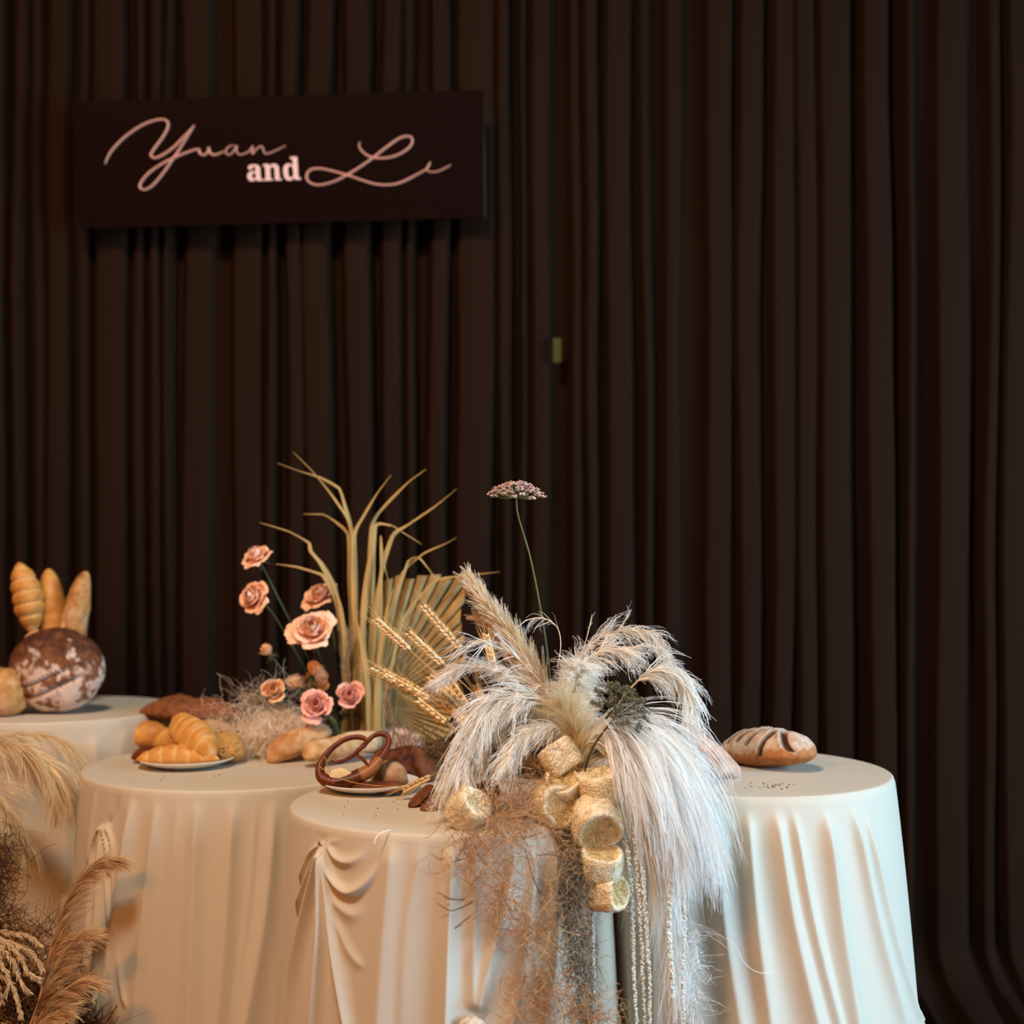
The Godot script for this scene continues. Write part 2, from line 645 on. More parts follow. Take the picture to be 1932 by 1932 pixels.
# ------------------------------------------------------------------ tablecloths
func on_round(px: float, py: float, cx: float, zc: float, r: float) -> Vector3:
	# the spot on a round skirt seen there: (angle from the side that faces the lens, height, 0)
	var k := (px - 966.0) / FPX
	var b := k * cx + zc
	var a := 1.0 + k * k
	var disc := b * b - a * (cx * cx + zc * zc - r * r)
	var z := (b - sqrt(maxf(disc, 0.0))) / a
	return Vector3(atan2(k * z - cx, zc - z), CH - (py - HOR) / FPX * z, 0)


class Fold:
	var p := PackedVector2Array()
	var w := 0.01
	var amp := 0.005
	var fade0 := 0.1
	var fade1 := 0.0
	var lo := Vector2.ZERO
	var hi := Vector2.ZERO

	func at(q: Vector2) -> float:
		if q.x < lo.x or q.x > hi.x or q.y < lo.y or q.y > hi.y:
			return 0.0
		var best := 1e9
		var bt := 0.0
		for i in p.size() - 1:
			var d := p[i + 1] - p[i]
			var t := clampf((q - p[i]).dot(d) / d.length_squared(), 0.0, 1.0)
			var e := (p[i] + d * t).distance_squared_to(q)
			if e < best:
				best = e
				bt = (i + t) / (p.size() - 1)
		var f := 1.0
		if fade0 > 0.0:
			f *= smoothstep(0.0, fade0, bt)
		if fade1 > 0.0:
			f *= smoothstep(0.0, fade1, 1.0 - bt)
		var ww := w * (0.55 + 0.45 * minf(1.0, bt * 1.5))
		return amp * f * exp(-pow(best / (ww * ww), 0.75))


func fold(c: Array, pts: Array, w_px: float, amp: float, f0 := 0.1, f1 := 0.0, down := false) -> Fold:
	var o := Fold.new()
	var k := PackedVector3Array()
	for q in pts:
		k.append(Vector3(q[0], q[1], 0))
	k = cr(k, 4)
	for q in k:
		var s := on_round(q.x, q.y, c[0], c[1], c[2] + 0.02)
		o.p.append(Vector2(s.x * c[2], s.y))
	if down:
		var m := o.p.size()
		var d := (o.p[m - 1] - o.p[m - 5])
		if d.y < -0.001:
			o.p.append(o.p[m - 1] + d * minf(20.0, o.p[m - 1].y / -d.y))
	o.w = w_px / FPX * c[1]
	o.amp = amp
	o.fade0 = f0
	o.fade1 = f1
	o.lo = o.p[0]
	o.hi = o.p[0]
	for q in o.p:
		o.lo = o.lo.min(q)
		o.hi = o.hi.max(q)
	o.lo -= Vector2(1, 1) * o.w * 2.4
	o.hi += Vector2(1, 1) * o.w * 2.4
	return o


func cloth(label: String, c: Array, top: float, flare: float, folds: Array, waves: float, seed_n: int, fine := 1.0, start := 0.03) -> MeshInstance3D:
	var cx: float = c[0]
	var zc: float = c[1]
	var r0: float = c[2]
	var nz := noise(1.0, 2, seed_n)
	# the cloths of neighbouring tables press flat against each other
	var walls := [[0.0, -1.0, 3.55 - zc]]
	for t in [TA, TB, TC, TD]:
		var gap := Vector2(t[0] - cx, zc - t[1])
		if gap.length() > 0.01:
			walls.append([gap.x / gap.length(), gap.y / gap.length(), gap.length() * r0 / (r0 + t[2]) - 0.002])
	var angs := PackedFloat32Array()
	var nf := int(360 * fine)
	for i in nf + 1:
		angs.append(lerpf(-1.9, 1.9, float(i) / nf))
	for i in 60:
		angs.append(lerpf(1.9, TAU - 1.9, (i + 1) / 60.0))
	var p := PackedVector3Array()
	var cs := PackedColorArray()
	var rows := 0
	var e := 0.007
	for q in [0.0, 0.35, 0.7, 0.9, 0.97, 1.0]:
		for a in angs:
			var r: float = (r0 - e) * q
			p.append(Vector3(r * sin(a), top + 0.0008 * nz.get_noise_2d(r * sin(a) * 9.0, r * cos(a) * 9.0) * (1.0 if q < 1.0 else 0.0), r * cos(a)))
		rows += 1
	for i in 4:
		var t := PI / 2 * (i + 1) / 4.0
		for a in angs:
			var r := r0 - e + e * sin(t)
			p.append(Vector3(r * sin(a), top - e + e * cos(t), r * cos(a)))
		rows += 1
	var ys := PackedFloat32Array()
	var nfine := int(110 * fine)
	for i in nfine:
		ys.append(top - e - 0.46 * (i + 1) / nfine)
	for i in 16:
		ys.append(lerpf(top - e - 0.46, 0.006, (i + 1) / 16.0))
	for y in ys:
		var dn := top - y
		var grow := smoothstep(0.004, start + 0.03, dn)
		for a in angs:
			var q := Vector2(a * r0, y)
			var d := 0.0
			if absf(a) < 1.92:
				var dip := 0.0
				for f in folds:
					var h: float = f.at(q)
					if h > 0.0:
						d += h * h * h
					else:
						dip += h
				d = pow(d, 0.3333) + dip
			var wv := waves * (sin(a * 11.0 + nz.get_noise_2d(a * 2.0, y) * 3.0) + 0.6 * nz.get_noise_2d(a * 9.0, y * 0.7)) * smoothstep(0.02, 0.5, dn)
			if absf(a) > 1.7:
				wv += 0.012 * sin(a * 14.0) * smoothstep(0.02, 0.4, dn) * smoothstep(1.7, 2.0, absf(a))
			var r := r0 + flare * pow(dn / top, 0.85) + d * grow + wv
			for w in walls:
				var c2: float = w[0] * sin(a) + w[1] * cos(a)
				if c2 > 0.05:
					r = minf(r, w[2] / c2)
			p.append(Vector3(r * sin(a), y, r * cos(a)))
		rows += 1
	var g := Geo.new()
	g.grid(p, cs, rows, angs.size(), false)
	var o := part("tablecloth", g.mesh(), M.cloth)
	o.position = Vector3(cx, 0, -zc)
	mark(o, label, "tablecloth", "cream cloths over the round tables")
	return o


# centre x, distance, radius, height of the four round tables
const TA := [-1.155, 3.22, 0.300, 0.875]
const TB := [-0.613, 2.85, 0.336, 0.792]
const TC := [-0.123, 2.44, 0.300, 0.786]
const TD := [0.463, 2.625, 0.312, 0.817]


func tablecloths() -> void:
	# right-hand table: arched hollows between long leaning ridges
	var f := []
	for q in [[1347, 1545, 1398, 1932, 17, 0.020], [1410, 1528, 1449, 1932, 14, 0.017], [1464, 1528, 1530, 1932, 15, 0.018], [1499, 1530, 1567, 1922, 11, 0.013], [1563, 1532, 1597, 1932, 16, 0.019], [1617, 1528, 1678, 1932, 13, 0.016], [1643, 1545, 1708, 1932, 10, 0.012],
			[1290, 1545, 1320, 1932, 16, 0.016], [1235, 1545, 1250, 1932, 16, 0.016], [1180, 1545, 1180, 1932, 16, 0.014]]:
		f.append(fold(TD, [[q[0], q[1] - 22, 0], [lerpf(q[0], q[2], 0.42), lerpf(q[1], q[3], 0.5), 0], [q[2], q[3], 0]], q[4], q[5], 0.22, 0.0, true))
	cloth("cream tablecloth with long leaning folds on the table with the two sliced crusty breads", TD, TD[3], 0.075, f, 0.001, 3, 0.9)
	# front table: pinned gather with swags on its left, a second pin low in the middle
	f = []
	for q in [
		[[[603, 1594], [612, 1592], [624, 1587], [642, 1584]], 6, 0.006, 0.05, 0.5, false],
		[[[603, 1595], [610, 1604], [624, 1621], [646, 1629], [670, 1619], [690, 1592]], 8, 0.009, 0.08, 0.45, false],
		[[[602, 1597], [607, 1628], [617, 1657], [639, 1680], [660, 1684], [688, 1665], [711, 1629], [728, 1590]], 8, 0.013, 0.06, 0.4, false],
		[[[604, 1640], [616, 1690], [638, 1716], [666, 1728], [696, 1708]], 12, 0.006, 0.15, 0.4, false],
		[[[612, 1700], [634, 1752], [658, 1798], [684, 1822], [706, 1812]], 11, 0.005, 0.2, 0.4, false],
		[[[600, 1594], [588, 1599], [576, 1612], [566, 1640], [556, 1672]], 5, 0.012, 0.05, 0.2, false],
		[[[599, 1597], [588, 1616], [578, 1648], [566, 1684], [553, 1730]], 6, 0.014, 0.05, 0.2, false],
		[[[599, 1600], [590, 1630], [580, 1676], [566, 1750], [553, 1830]], 6, 0.014, 0.05, 0.2, false],
		[[[600, 1602], [590, 1660], [574, 1750], [562, 1840], [556, 1932]], 10, 0.023, 0.08, 0.0, true],
		[[[601, 1604], [605, 1680], [608, 1760], [606, 1850], [604, 1932]], 9, 0.025, 0.10, 0.0, true],
		[[[602, 1606], [612, 1675], [628, 1780], [644, 1860], [660, 1932]], 10, 0.017, 0.10, 0.0, true],
		[[[733, 1560], [730, 1640], [722, 1780], [716, 1932]], 24, 0.010, 0.2, 0.0, true],
		[[[790, 1560], [784, 1640], [764, 1760], [760, 1932]], 20, 0.005, 0.2, 0.0, true],
		[[[852, 1572], [851, 1650], [845, 1780], [840, 1932]], 13, 0.020, 0.2, 0.0, true],
		[[[902, 1572], [897, 1660], [893, 1780], [891, 1912]], 10, 0.011, 0.2, 0.1, false],
		[[[978, 1590], [965, 1660], [930, 1790], [897, 1912]], 13, 0.014, 0.2, 0.08, false],
		[[[1016, 1590], [1006, 1690], [986, 1810], [960, 1932]], 13, 0.014, 0.2, 0.0, true],
		[[[1054, 1590], [1050, 1680], [1040, 1800], [1016, 1932]], 12, 0.016, 0.2, 0.0, true],
		[[[1110, 1590], [1112, 1680], [1120, 1800], [1100, 1932]], 12, 0.012, 0.2, 0.0, true],
		[[[596, 1560], [590, 1576], [602, 1592]], 14, -0.004, 0.3, 0.3, false]]:
		f.append(fold(TC, q[0], q[1], q[2], q[3], q[4], q[5]))
	var o := cloth("cream tablecloth gathered by a small pin into swags on the front table with the pretzel", TC, TC[3], 0.05, f, 0.0012, 9, 1.35, 0.02)
	var s := on_round(602, 1592, TC[0], TC[1], TC[2] + 0.012)
	var g := Geo.new()
	var c := Vector3((TC[2] + 0.011) * sin(s.x), s.y, (TC[2] + 0.011) * cos(s.x))
	for q in [[-0.003, 0.002, 0.004, -0.002], [-0.001, 0.006, 0.001, -0.004], [-0.004, -0.002, 0.002, 0.003]]:
		g.tube(PackedVector3Array([c + Vector3(q[0], q[1], 0.002), c + Vector3(0, 0, 0.004), c + Vector3(q[2], q[3], 0.002)]), 0.0006, 0.0005, 6, Color.WHITE, Color.WHITE)
	part("pin", g.mesh(), M.wire, o).set_meta("label", "dark thread knot of the gather")
	# small cloth rosette at the second pin
	s = on_round(889, 1930, TC[0], TC[1], TC[2] + 0.03)
	c = Vector3((TC[2] + 0.04) * sin(s.x), s.y, (TC[2] + 0.04) * cos(s.x))
	g = Geo.new()
	var p := PackedVector3Array()
	for i in 9:
		var t := PI * i / 8.0
		for k in 41:
			var a := TAU * k / 40.0
			var rr := sin(t) * (0.020 + 0.003 * cos(a * 6.0 + t))
			p.append(c + Vector3(rr * cos(a), cos(t) * 0.013 + 0.001 * sin(a * 5.0), rr * 0.7 * sin(a)))
	g.grid(p, PackedColorArray(), 9, 41, false)
	part("rosette", g.mesh(), M.cloth, o)
	# left middle table
	f = []
	for q in [[241, 1480, 222, 1718, 200, 1932, 16, 0.016], [290, 1484, 274, 1718, 262, 1932, 14, 0.012], [368, 1490, 364, 1700, 360, 1932, 16, 0.012], [439, 1490, 428, 1700, 412, 1932, 16, 0.013], [521, 1490, 500, 1718, 460, 1932, 18, 0.013], [330, 1490, 322, 1700, 312, 1932, 12, 0.004], [486, 1490, 470, 1700, 438, 1932, 10, 0.004]]:
		f.append(fold(TB, [[q[0], q[1], 0], [q[2], q[3], 0], [q[4], q[5], 0]], q[6], q[7], 0.25, 0.0, true))
	for q in [
		[[[185, 1559], [176, 1578], [170, 1610], [172, 1650]], 5, 0.014, 0.1, 0.2, false],
		[[[185, 1560], [183, 1590], [182, 1620], [184, 1660]], 4, 0.014, 0.1, 0.2, false],
		[[[186, 1560], [193, 1585], [200, 1612], [202, 1660]], 5, 0.014, 0.1, 0.2, false],
		[[[188, 1559], [201, 1580], [207, 1606], [208, 1650]], 4, 0.011, 0.1, 0.2, false],
		[[[186, 1566], [186, 1700], [188, 1800], [190, 1932]], 11, 0.016, 0.15, 0.0, true],
		[[[190, 1600], [204, 1720], [216, 1830], [224, 1932]], 7, 0.010, 0.2, 0.0, true],
		[[[168, 1640], [166, 1740], [168, 1932]], 5, 0.010, 0.2, 0.0, true],
		[[[205, 1620], [218, 1720], [232, 1850], [250, 1910]], 7, 0.008, 0.3, 0.2, false],
		[[[168, 1480], [163, 1540], [158, 1640]], 7, 0.006, 0.2, 0.2, false],
		[[[212, 1480], [204, 1540], [190, 1560]], 8, -0.005, 0.2, 0.2, false]]:
		f.append(fold(TB, q[0], q[1], q[2], q[3], q[4], q[5]))
	cloth("cream tablecloth hanging in soft straight folds on the table with the croissant plate", TB, TB[3], 0.045, f, 0.0012, 17, 0.9, 0.02)
	# far left table
	f = []
	for q in [[115, 1385, 122, 1560, 14, 0.012], [178, 1385, 190, 1560, 16, 0.012], [240, 1375, 250, 1500, 14, 0.010], [50, 1390, 45, 1600, 14, 0.010], [0, 1390, -10, 1600, 14, 0.01]]:
		f.append(fold(TA, [[q[0], q[1], 0], [lerpf(q[0], q[2], 0.5), lerpf(q[1], q[3], 0.5), 0], [q[2], q[3], 0]], q[4], q[5], 0.2, 0.0, true))
	cloth("cream tablecloth on the far table that carries the floury round loaf", TA, TA[3], 0.06, f, 0.002, 23, 0.6)


func crumbs() -> void:
	rng.seed = 5
	var spots := {"dark bread crumbs scattered on the cloth before the two crusty breads": [[1400, 1475, 1500, 1490, 30, 2.52, 0.0016], [1560, 1440, 1650, 1460, 4, 2.6, 0.001]],
		"few small crumbs on the cloth around the pretzel plate": [[640, 1505, 770, 1545, 16, 2.3, 0.0011]],
		"few small crumbs on the cloth around the croissant plate": [[260, 1450, 420, 1475, 12, 2.7, 0.0012]]}
	for label in spots:
		var g := Geo.new()
		var tab: Array = TD if "crusty" in label else (TC if "pretzel" in label else TB)
		for q in spots[label]:
			for i in q[4]:
				var px := rng.randf_range(q[0], q[2])
				var py := rng.randf_range(q[1], q[3])
				var z: float = (CH - tab[3]) * FPX / (py - HOR)
				var o := P(px, py, z) + Vector3(0, 0.0009, 0)
				var r: float = q[6] * rng.randf_range(0.5, 1.6)
				g.blob(o, Vector3(r, 0, 0), Vector3(0, r * 0.6, 0), Vector3(0, 0, r * 0.8), lin(150, 105, 70) * rng.randf_range(0.5, 1.2), 3, 5)
		mark(part("crumbs", g.mesh(), M.crumb), label, "crumbs", "", "stuff")


# ------------------------------------------------------------------ breads
# A loaf: its axis runs along x from -len/2 to len/2, it rests on y = 0.
# o: len, wid, hgt, pow (blunt ends > 2), bend, cuts [[u0, u1, a0, a1, depth, width]], look, seed, flat (how flat its foot is)
func loaf(o: Dictionary) -> ArrayMesh:
	var nu: int = o.get("nu", 80)
	var na: int = o.get("na", 56)
	var ln: float = o.len
	var wd: float = o.wid * 0.5
	var hg: float = o.hgt
	var pw: float = o.get("pow", 2.4)
	var tip: float = o.get("tip", 0.5)
	var bend: float = o.get("bend", 0.0)
	var lumps: float = o.get("lumps", 0.006)
	var foot: float = o.get("foot", 0.55)
	var sd: int = o.get("seed", 1)
	var nz := noise(14.0, 3, sd)
	var fz := noise(42.0, 4, sd + 5)
	var cuts: Array = o.get("cuts", [])
	var look: String = o.get("look", "golden")
	var ridges: int = o.get("ridges", 0)
	var p := PackedVector3Array()
	var cs := PackedColorArray()
	for i in nu + 1:
		var u := float(i) / nu
		u = 0.5 - 0.5 * cos(PI * u)
		var x := (u - 0.5) * 2.0
		var k := pow(maxf(0.0, 1.0 - pow(absf(x), pw)), tip)
		if o.has("taper"):
			k *= 1.0 - o.taper * (x * 0.5 + 0.5)
		var groove := 0.0
		if ridges > 0:
			var ph: float = absf(fposmod(u * ridges + o.get("phase", 0.0), 1.0) - 0.5) * 2.0
			groove = pow(ph, 5.0)
			k *= 1.0 - 0.13 * groove * (1.0 - pow(absf(x), 6.0)) + 0.04 * (1.0 - ph)
		for j in na + 1:
			var a := TAU * j / na
			var cy := sin(a)
			var yy := cy if cy > 0.0 else cy * foot
			var q := Vector3(x * ln * 0.5, (yy + foot) / (1.0 + foot) * hg * (k * 0.94 + 0.06 * k) + (1.0 - k) * hg * foot / (1.0 + foot) * 0.8, cos(a) * wd * k)
			var lump := nz.get_noise_3dv(q * 1.0)
			var d := lump * lumps * k
			var cutm := 0.0
			for c in cuts:
				# an oblique slash across the top: u from c[0] to c[1] while the angle goes c[2] to c[3]
				var t: float = clampf((a - c[2]) / (c[3] - c[2]), 0.0, 1.0)
				var uc: float = lerpf(c[0], c[1], t)
				var du: float = (u - uc) / c[5]
				var inside: float = smoothstep(0.0, 0.12, (a - c[2]) / (c[3] - c[2])) * smoothstep(0.0, 0.12, (c[3] - a) / (c[3] - c[2]))
				var dip: float = exp(-du * du) * inside
				d -= c[4] * dip
				d += c[4] * 0.55 * exp(-pow(du + 1.5, 2.0) * 2.0) * inside
				cutm = maxf(cutm, dip)
			var dir := Vector3(0, sin(a) * (1.0 if cy > 0.0 else foot), cos(a))
			q += dir * d
			q.y = maxf(q.y, 0.0)
			q.z += bend * (x * x - 0.35)
			p.append(q)
			cs.append(crust(look, q, cy, lump, fz.get_noise_3dv(q), cutm, groove, x, hg))
	var g := Geo.new()
	g.grid(p, cs, nu + 1, na + 1, o.get("flip", true))
	return g.mesh()


func crust(look: String, q: Vector3, cy: float, lump: float, f: float, cut: float, groove: float, x: float, hg: float) -> Color:
	var h := clampf(q.y / hg, 0.0, 1.0)
	match look:
		"golden":
			return lin(214, 152, 74).lerp(lin(232, 178, 100), clampf(0.5 + f, 0, 1)).lerp(lin(176, 108, 42), clampf(0.2 + lump * 0.9 + 0.3 * absf(x), 0, 0.7))
		"croissant":
			return lin(222, 160, 82).lerp(lin(190, 118, 48), clampf(0.25 + f * 0.6 + 0.4 * h - 0.3, 0, 0.8)).lerp(lin(244, 206, 140), groove * 0.75)
		"brown":
			return lin(124, 72, 40).lerp(lin(156, 98, 58), clampf(0.5 + f * 1.2, 0, 1)).lerp(lin(78, 44, 26), clampf(lump * 1.2 - 0.1 + (0.35 if h < 0.25 else 0.0), 0, 0.8))
		"rye":
			return lin(112, 62, 34).lerp(lin(72, 40, 22), clampf(0.5 + f * 1.5, 0, 1)).lerp(lin(150, 96, 56), clampf(lump, 0, 0.5))
		"chestnut":
			return lin(96, 44, 22).lerp(lin(120, 60, 30), clampf(0.5 + f, 0, 1))
		"tan":
			return lin(204, 156, 106).lerp(lin(226, 186, 138), clampf(0.5 + f * 1.3, 0, 1)).lerp(lin(176, 112, 58), clampf(lump * 1.3, 0, 0.7)).lerp(lin(214, 158, 84), cut)
		"pale":
			return lin(222, 180, 134).lerp(lin(204, 152, 100), clampf(0.5 + f, 0, 1))
		"rustic":
			return lin(208, 158, 96).lerp(lin(178, 118, 62), clampf(0.4 + f * 1.2, 0, 1)).lerp(lin(96, 66, 44), clampf(lump * 2.0 - 0.55, 0, 0.8)).lerp(lin(226, 190, 144), clampf(-lump * 1.4, 0, 0.6))
		"pinkish":
			return lin(206, 160, 134).lerp(lin(226, 188, 162), clampf(0.5 + f * 1.4, 0, 1)).lerp(lin(170, 112, 76), clampf(lump * 1.5, 0, 0.7))
		"scored":
			var flour := lin(220, 198, 176).lerp(lin(196, 162, 130), clampf(0.4 + f * 1.4, 0, 1))
			var side := lin(186, 122, 68).lerp(lin(150, 90, 46), clampf(0.5 + f, 0, 1))
			return side.lerp(flour, smoothstep(0.36, 0.6, h + f * 0.25)).lerp(lin(84, 50, 30), clampf(cut * 2.4 - 0.3, 0, 1))
		"floury":
			var base := lin(134, 84, 50).lerp(lin(92, 54, 34), clampf(0.5 + f * 1.2 + lump * 0.5, 0, 1))
			base = base.lerp(lin(74, 42, 27), smoothstep(0.1, 0.6, -q.z / 0.1) * smoothstep(-0.35, 0.2, f + 0.2) * 0.8)
			var dusted := lump * 0.9 + f * 0.65 + 0.05 + 0.28 * x + 0.5 * clampf(q.z / 0.1, -1.0, 0.5) - 0.1
			return base.lerp(lin(226, 202, 184), 0.92 * smoothstep(0.0, 0.35, dusted))
		"floured":
			return lin(224, 188, 140).lerp(lin(200, 150, 92), clampf(0.4 + f * 1.3, 0, 1)).lerp(lin(232, 206, 172), clampf(lump * 1.4, 0, 0.8))
		"seeded":
			return lin(208, 160, 92).lerp(lin(186, 136, 72), clampf(0.5 + f, 0, 1))
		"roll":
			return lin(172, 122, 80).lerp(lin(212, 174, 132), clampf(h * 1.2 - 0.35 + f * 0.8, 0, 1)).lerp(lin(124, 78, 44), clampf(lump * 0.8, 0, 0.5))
	return lin(200, 150, 90)


func aim(x_axis: Vector3, up := Vector3.UP) -> Basis:
	var x := x_axis.normalized()
	var z := x.cross(up).normalized()
	return Basis(x, z.cross(x).normalized(), z)


func bread(called: String, label: String, cat: String, o: Dictionary, at: Vector3, b: Basis, group := "", mat := "crust") -> Node3D:
	var n := thing(called, label, cat, at, group)
	n.basis = b
	part("crust", loaf(o), M[mat], n)
	return n


func seeds(n: Node3D, ln: float, wd: float, hg: float, count: int, col: Color, size: float) -> void:
	var g := Geo.new()
	for i in count:
		var x := rng.randf_range(-0.9, 0.9)
		var a := rng.randf_range(-0.3, PI + 0.3)
		var k := sqrt(maxf(0.0, 1.0 - pow(absf(x), 2.4)))
		var q := Vector3(x * ln * 0.5, (sin(a) + 0.55) / 1.55 * hg * k + (1 - k) * hg * 0.28, cos(a) * wd * 0.5 * k)
		var t := Vector3(rng.randf_range(-1, 1), 0, rng.randf_range(-1, 1)).normalized()
		var up := Vector3(0, sin(a), cos(a))
		t = (t - up * t.dot(up)).normalized()
		g.blob(q, t * size, up * size * 0.4, t.cross(up) * size * 0.5, col * rng.randf_range(0.6, 1.3), 3, 5)
	part("seeds", g.mesh(), M.crumb, n, "stuff")


func croissant(label: String, at: Vector3, b: Basis, ln: float, wd: float, bend: float, sd: int) -> Node3D:
	return bread("croissant", label, "croissant", {"len": ln, "wid": wd, "hgt": wd * 0.88, "pow": 2.1, "tip": 0.7, "bend": bend, "ridges": 6, "phase": 0.1 * sd, "lumps": 0.003, "look": "croissant", "seed": sd, "nu": 120}, at, b, "croissants", "glazed")


func plate(label: String, at: Vector3, r: float) -> void:
	var g := Geo.new()
	lathe(g, [Vector2(0, 0.0), Vector2(r * 0.55, 0.0), Vector2(r * 0.58, 0.002), Vector2(r * 0.72, 0.006), Vector2(r * 0.9, 0.0125), Vector2(r * 0.985, 0.0175), Vector2(r, 0.0195), Vector2(r * 0.985, 0.0205), Vector2(r * 0.9, 0.0155),
		Vector2(r * 0.72, 0.009), Vector2(r * 0.6, 0.0055), Vector2(r * 0.4, 0.0045), Vector2(0, 0.0045)], 72, Color.WHITE, true)
	var o := part("plate", g.mesh(), M.porcelain)
	o.position = at
	mark(o, label, "plate")


func on_table(px: float, py: float, t: Array) -> Vector3:   # the spot of a table top seen there
	return P(px, py, (CH - t[3]) * FPX / (py - HOR))


func breads() -> void:
	rng.seed = 21
	# --- far left table
	var y: float = TA[3]
	var c := P(110, 1283, 3.12)
	var n := bread("round_loaf", "round dark loaf dusted with flour standing on its edge at the far left table", "bread",
		{"len": 0.235, "wid": 0.205, "hgt": 0.1, "pow": 2.1, "lumps": 0.005, "foot": 0.6, "look": "floury", "seed": 4, "nu": 110, "na": 110, "cuts": [[0.06, 0.9, 0.25, 1.5, 0.012, 0.035], [0.1, 0.94, 0.7, 1.9, 0.011, 0.03]]},
		Vector3(c.x, y + 0.095, c.z - 0.02), Basis(Vector3(0.99, -0.1, 0).normalized(), Vector3(0.05, 0.22, 0.97).normalized(), Vector3(-0.1, -0.97, 0.22).normalized()).orthonormalized())
	n.position.y = y + 0.099
	bread("bread_roll", "pale crusty bread cut off by the left edge beside the standing round loaf", "bread", {"len": 0.11, "wid": 0.12, "hgt": 0.115, "pow": 3.2, "look": "rustic", "seed": 31, "lumps": 0.008}, Vector3(P(4, 1300, 3.06).x, y, -3.06), aim(Vector3(0.9, 0, 0.3)))
	croissant("golden ridged croissant standing upright, leftmost of the breads behind the round loaf", P(54, 1128, 3.24), aim(P(48, 1066, 3.24) - P(72, 1192, 3.24), Vector3(0.2, 0.1, 1)), 0.185, 0.075, -0.006, 5)
	bread("baguette", "smooth golden baguette standing upright behind the round loaf, middle one", "bread", {"len": 0.36, "wid": 0.074, "hgt": 0.068, "pow": 2.6, "look": "golden", "seed": 8, "lumps": 0.004}, P(108, 1204, 3.29), aim(P(92, 1066, 3.3) - P(124, 1342, 3.28), Vector3(0.25, 0, 1)), "", "glazed")
	bread("rustic_baguette", "rustic baguette with dark blisters standing behind the round loaf, rightmost one", "bread", {"len": 0.36, "wid": 0.070, "hgt": 0.066, "pow": 2.2, "look": "rustic", "seed": 13, "lumps": 0.007, "cuts": [[0.45, 0.65, 0.6, 2.2, 0.008, 0.03]]}, P(148, 1210, 3.25), aim(P(172, 1078, 3.26) - P(124, 1342, 3.24), Vector3(-0.35, 0, 1)))
	bread("short_bread", "short pale bread standing low behind the round loaf under the croissant", "bread", {"len": 0.19, "wid": 0.075, "hgt": 0.06, "pow": 3.0, "look": "pale", "seed": 15}, P(76, 1258, 3.22), aim(P(72, 1186, 3.22) - P(80, 1334, 3.22), Vector3(0, 0, 1)))
	# --- left middle table
	y = TB[3]
	var pc := P(352, 1443, 2.82)
	pc.y = y
	plate("white plate of croissants on the left middle table", pc, 0.105)
	croissant("croissant lying across the front of the plate under another one", P(337, 1444, 2.775), aim(P(412, 1442, 2.77) - P(262, 1443, 2.77)), 0.182, 0.053, 0.012, 1)
	croissant("croissant leaning on top of the plate pile, tilted down to the right", P(364, 1412, 2.82), aim(P(418, 1430, 2.74) - P(318, 1352, 2.86), Vector3(0.35, 1, 0.6)), 0.162, 0.080, 0.004, 2)
	bread("brown_roll", "small chestnut brown roll at the left end of the croissant plate", "bread", {"len": 0.085, "wid": 0.045, "hgt": 0.034, "look": "chestnut", "seed": 3, "lumps": 0.003}, P(283, 1437, 2.86), aim(Vector3(1, 0.05, 0.1)), "", "glazed")
	n = bread("seeded_bread", "seeded bread piece on the right of the croissant plate", "bread", {"len": 0.10, "wid": 0.078, "hgt": 0.072, "pow": 2.8, "look": "seeded", "seed": 6, "lumps": 0.003}, P(424, 1440, 2.86), aim(Vector3(1, 0.12, 0.25)))
	seeds(n, 0.10, 0.078, 0.072, 120, lin(64, 40, 20), 0.0038)
	bread("golden_roll", "smooth golden roll on the cloth left behind the croissant plate", "bread", {"len": 0.125, "wid": 0.07, "hgt": 0.062, "look": "golden", "seed": 10, "lumps": 0.003}, P(278, 1409, 3.08), aim(Vector3(1, 0.06, -0.1)), "", "glazed")
	bread("golden_roll", "smaller golden roll between the plate of croissants and the big brown loaf", "bread", {"len": 0.085, "wid": 0.06, "hgt": 0.05, "look": "golden", "seed": 11, "lumps": 0.004}, P(324, 1413, 3.0), aim(Vector3(1, 0.2, 0.1)))
	bread("golden_roll", "roll under the right half of the big brown loaf", "bread", {"len": 0.12, "wid": 0.07, "hgt": 0.06, "look": "tan", "seed": 12, "lumps": 0.004}, P(400, 1405, 3.05), aim(Vector3(1, 0.0, 0.1)))
	bread("brown_loaf", "big dark brown loaf lying on the rolls behind the croissant plate", "bread", {"len": 0.262, "wid": 0.1, "hgt": 0.062, "pow": 2.1, "look": "brown", "seed": 14, "lumps": 0.011, "tip": 0.65}, P(362, 1362, 3.1), aim(Vector3(1, -0.04, 0.05)))
	croissant("small golden pastry resting on the big brown loaf", P(346, 1366, 2.97), aim(Vector3(1, 0.1, 0.1)), 0.06, 0.03, 0.0, 9)
	bread("short_baguette", "tan crusty baguette end leaning below the lowest roses", "bread", {"len": 0.165, "wid": 0.058, "hgt": 0.054, "pow": 3.4, "look": "tan", "seed": 18, "lumps": 0.007, "cuts": [[0.3, 0.8, 0.7, 2.2, 0.008, 0.05]]}, P(570, 1420, 2.9), aim(P(625, 1378, 2.94) - P(515, 1430, 2.87)))
	n = bread("long_baguette", "seeded baguette with a blunt end lying behind the pretzel plate", "bread", {"len": 0.22, "wid": 0.056, "hgt": 0.05, "pow": 7.0, "look": "floured", "seed": 19, "lumps": 0.006}, P(648, 1428, 2.87), aim(P(730, 1404, 3.0) - P(562, 1434, 2.80)))
	seeds(n, 0.24, 0.054, 0.05, 90, lin(120, 86, 40), 0.002)
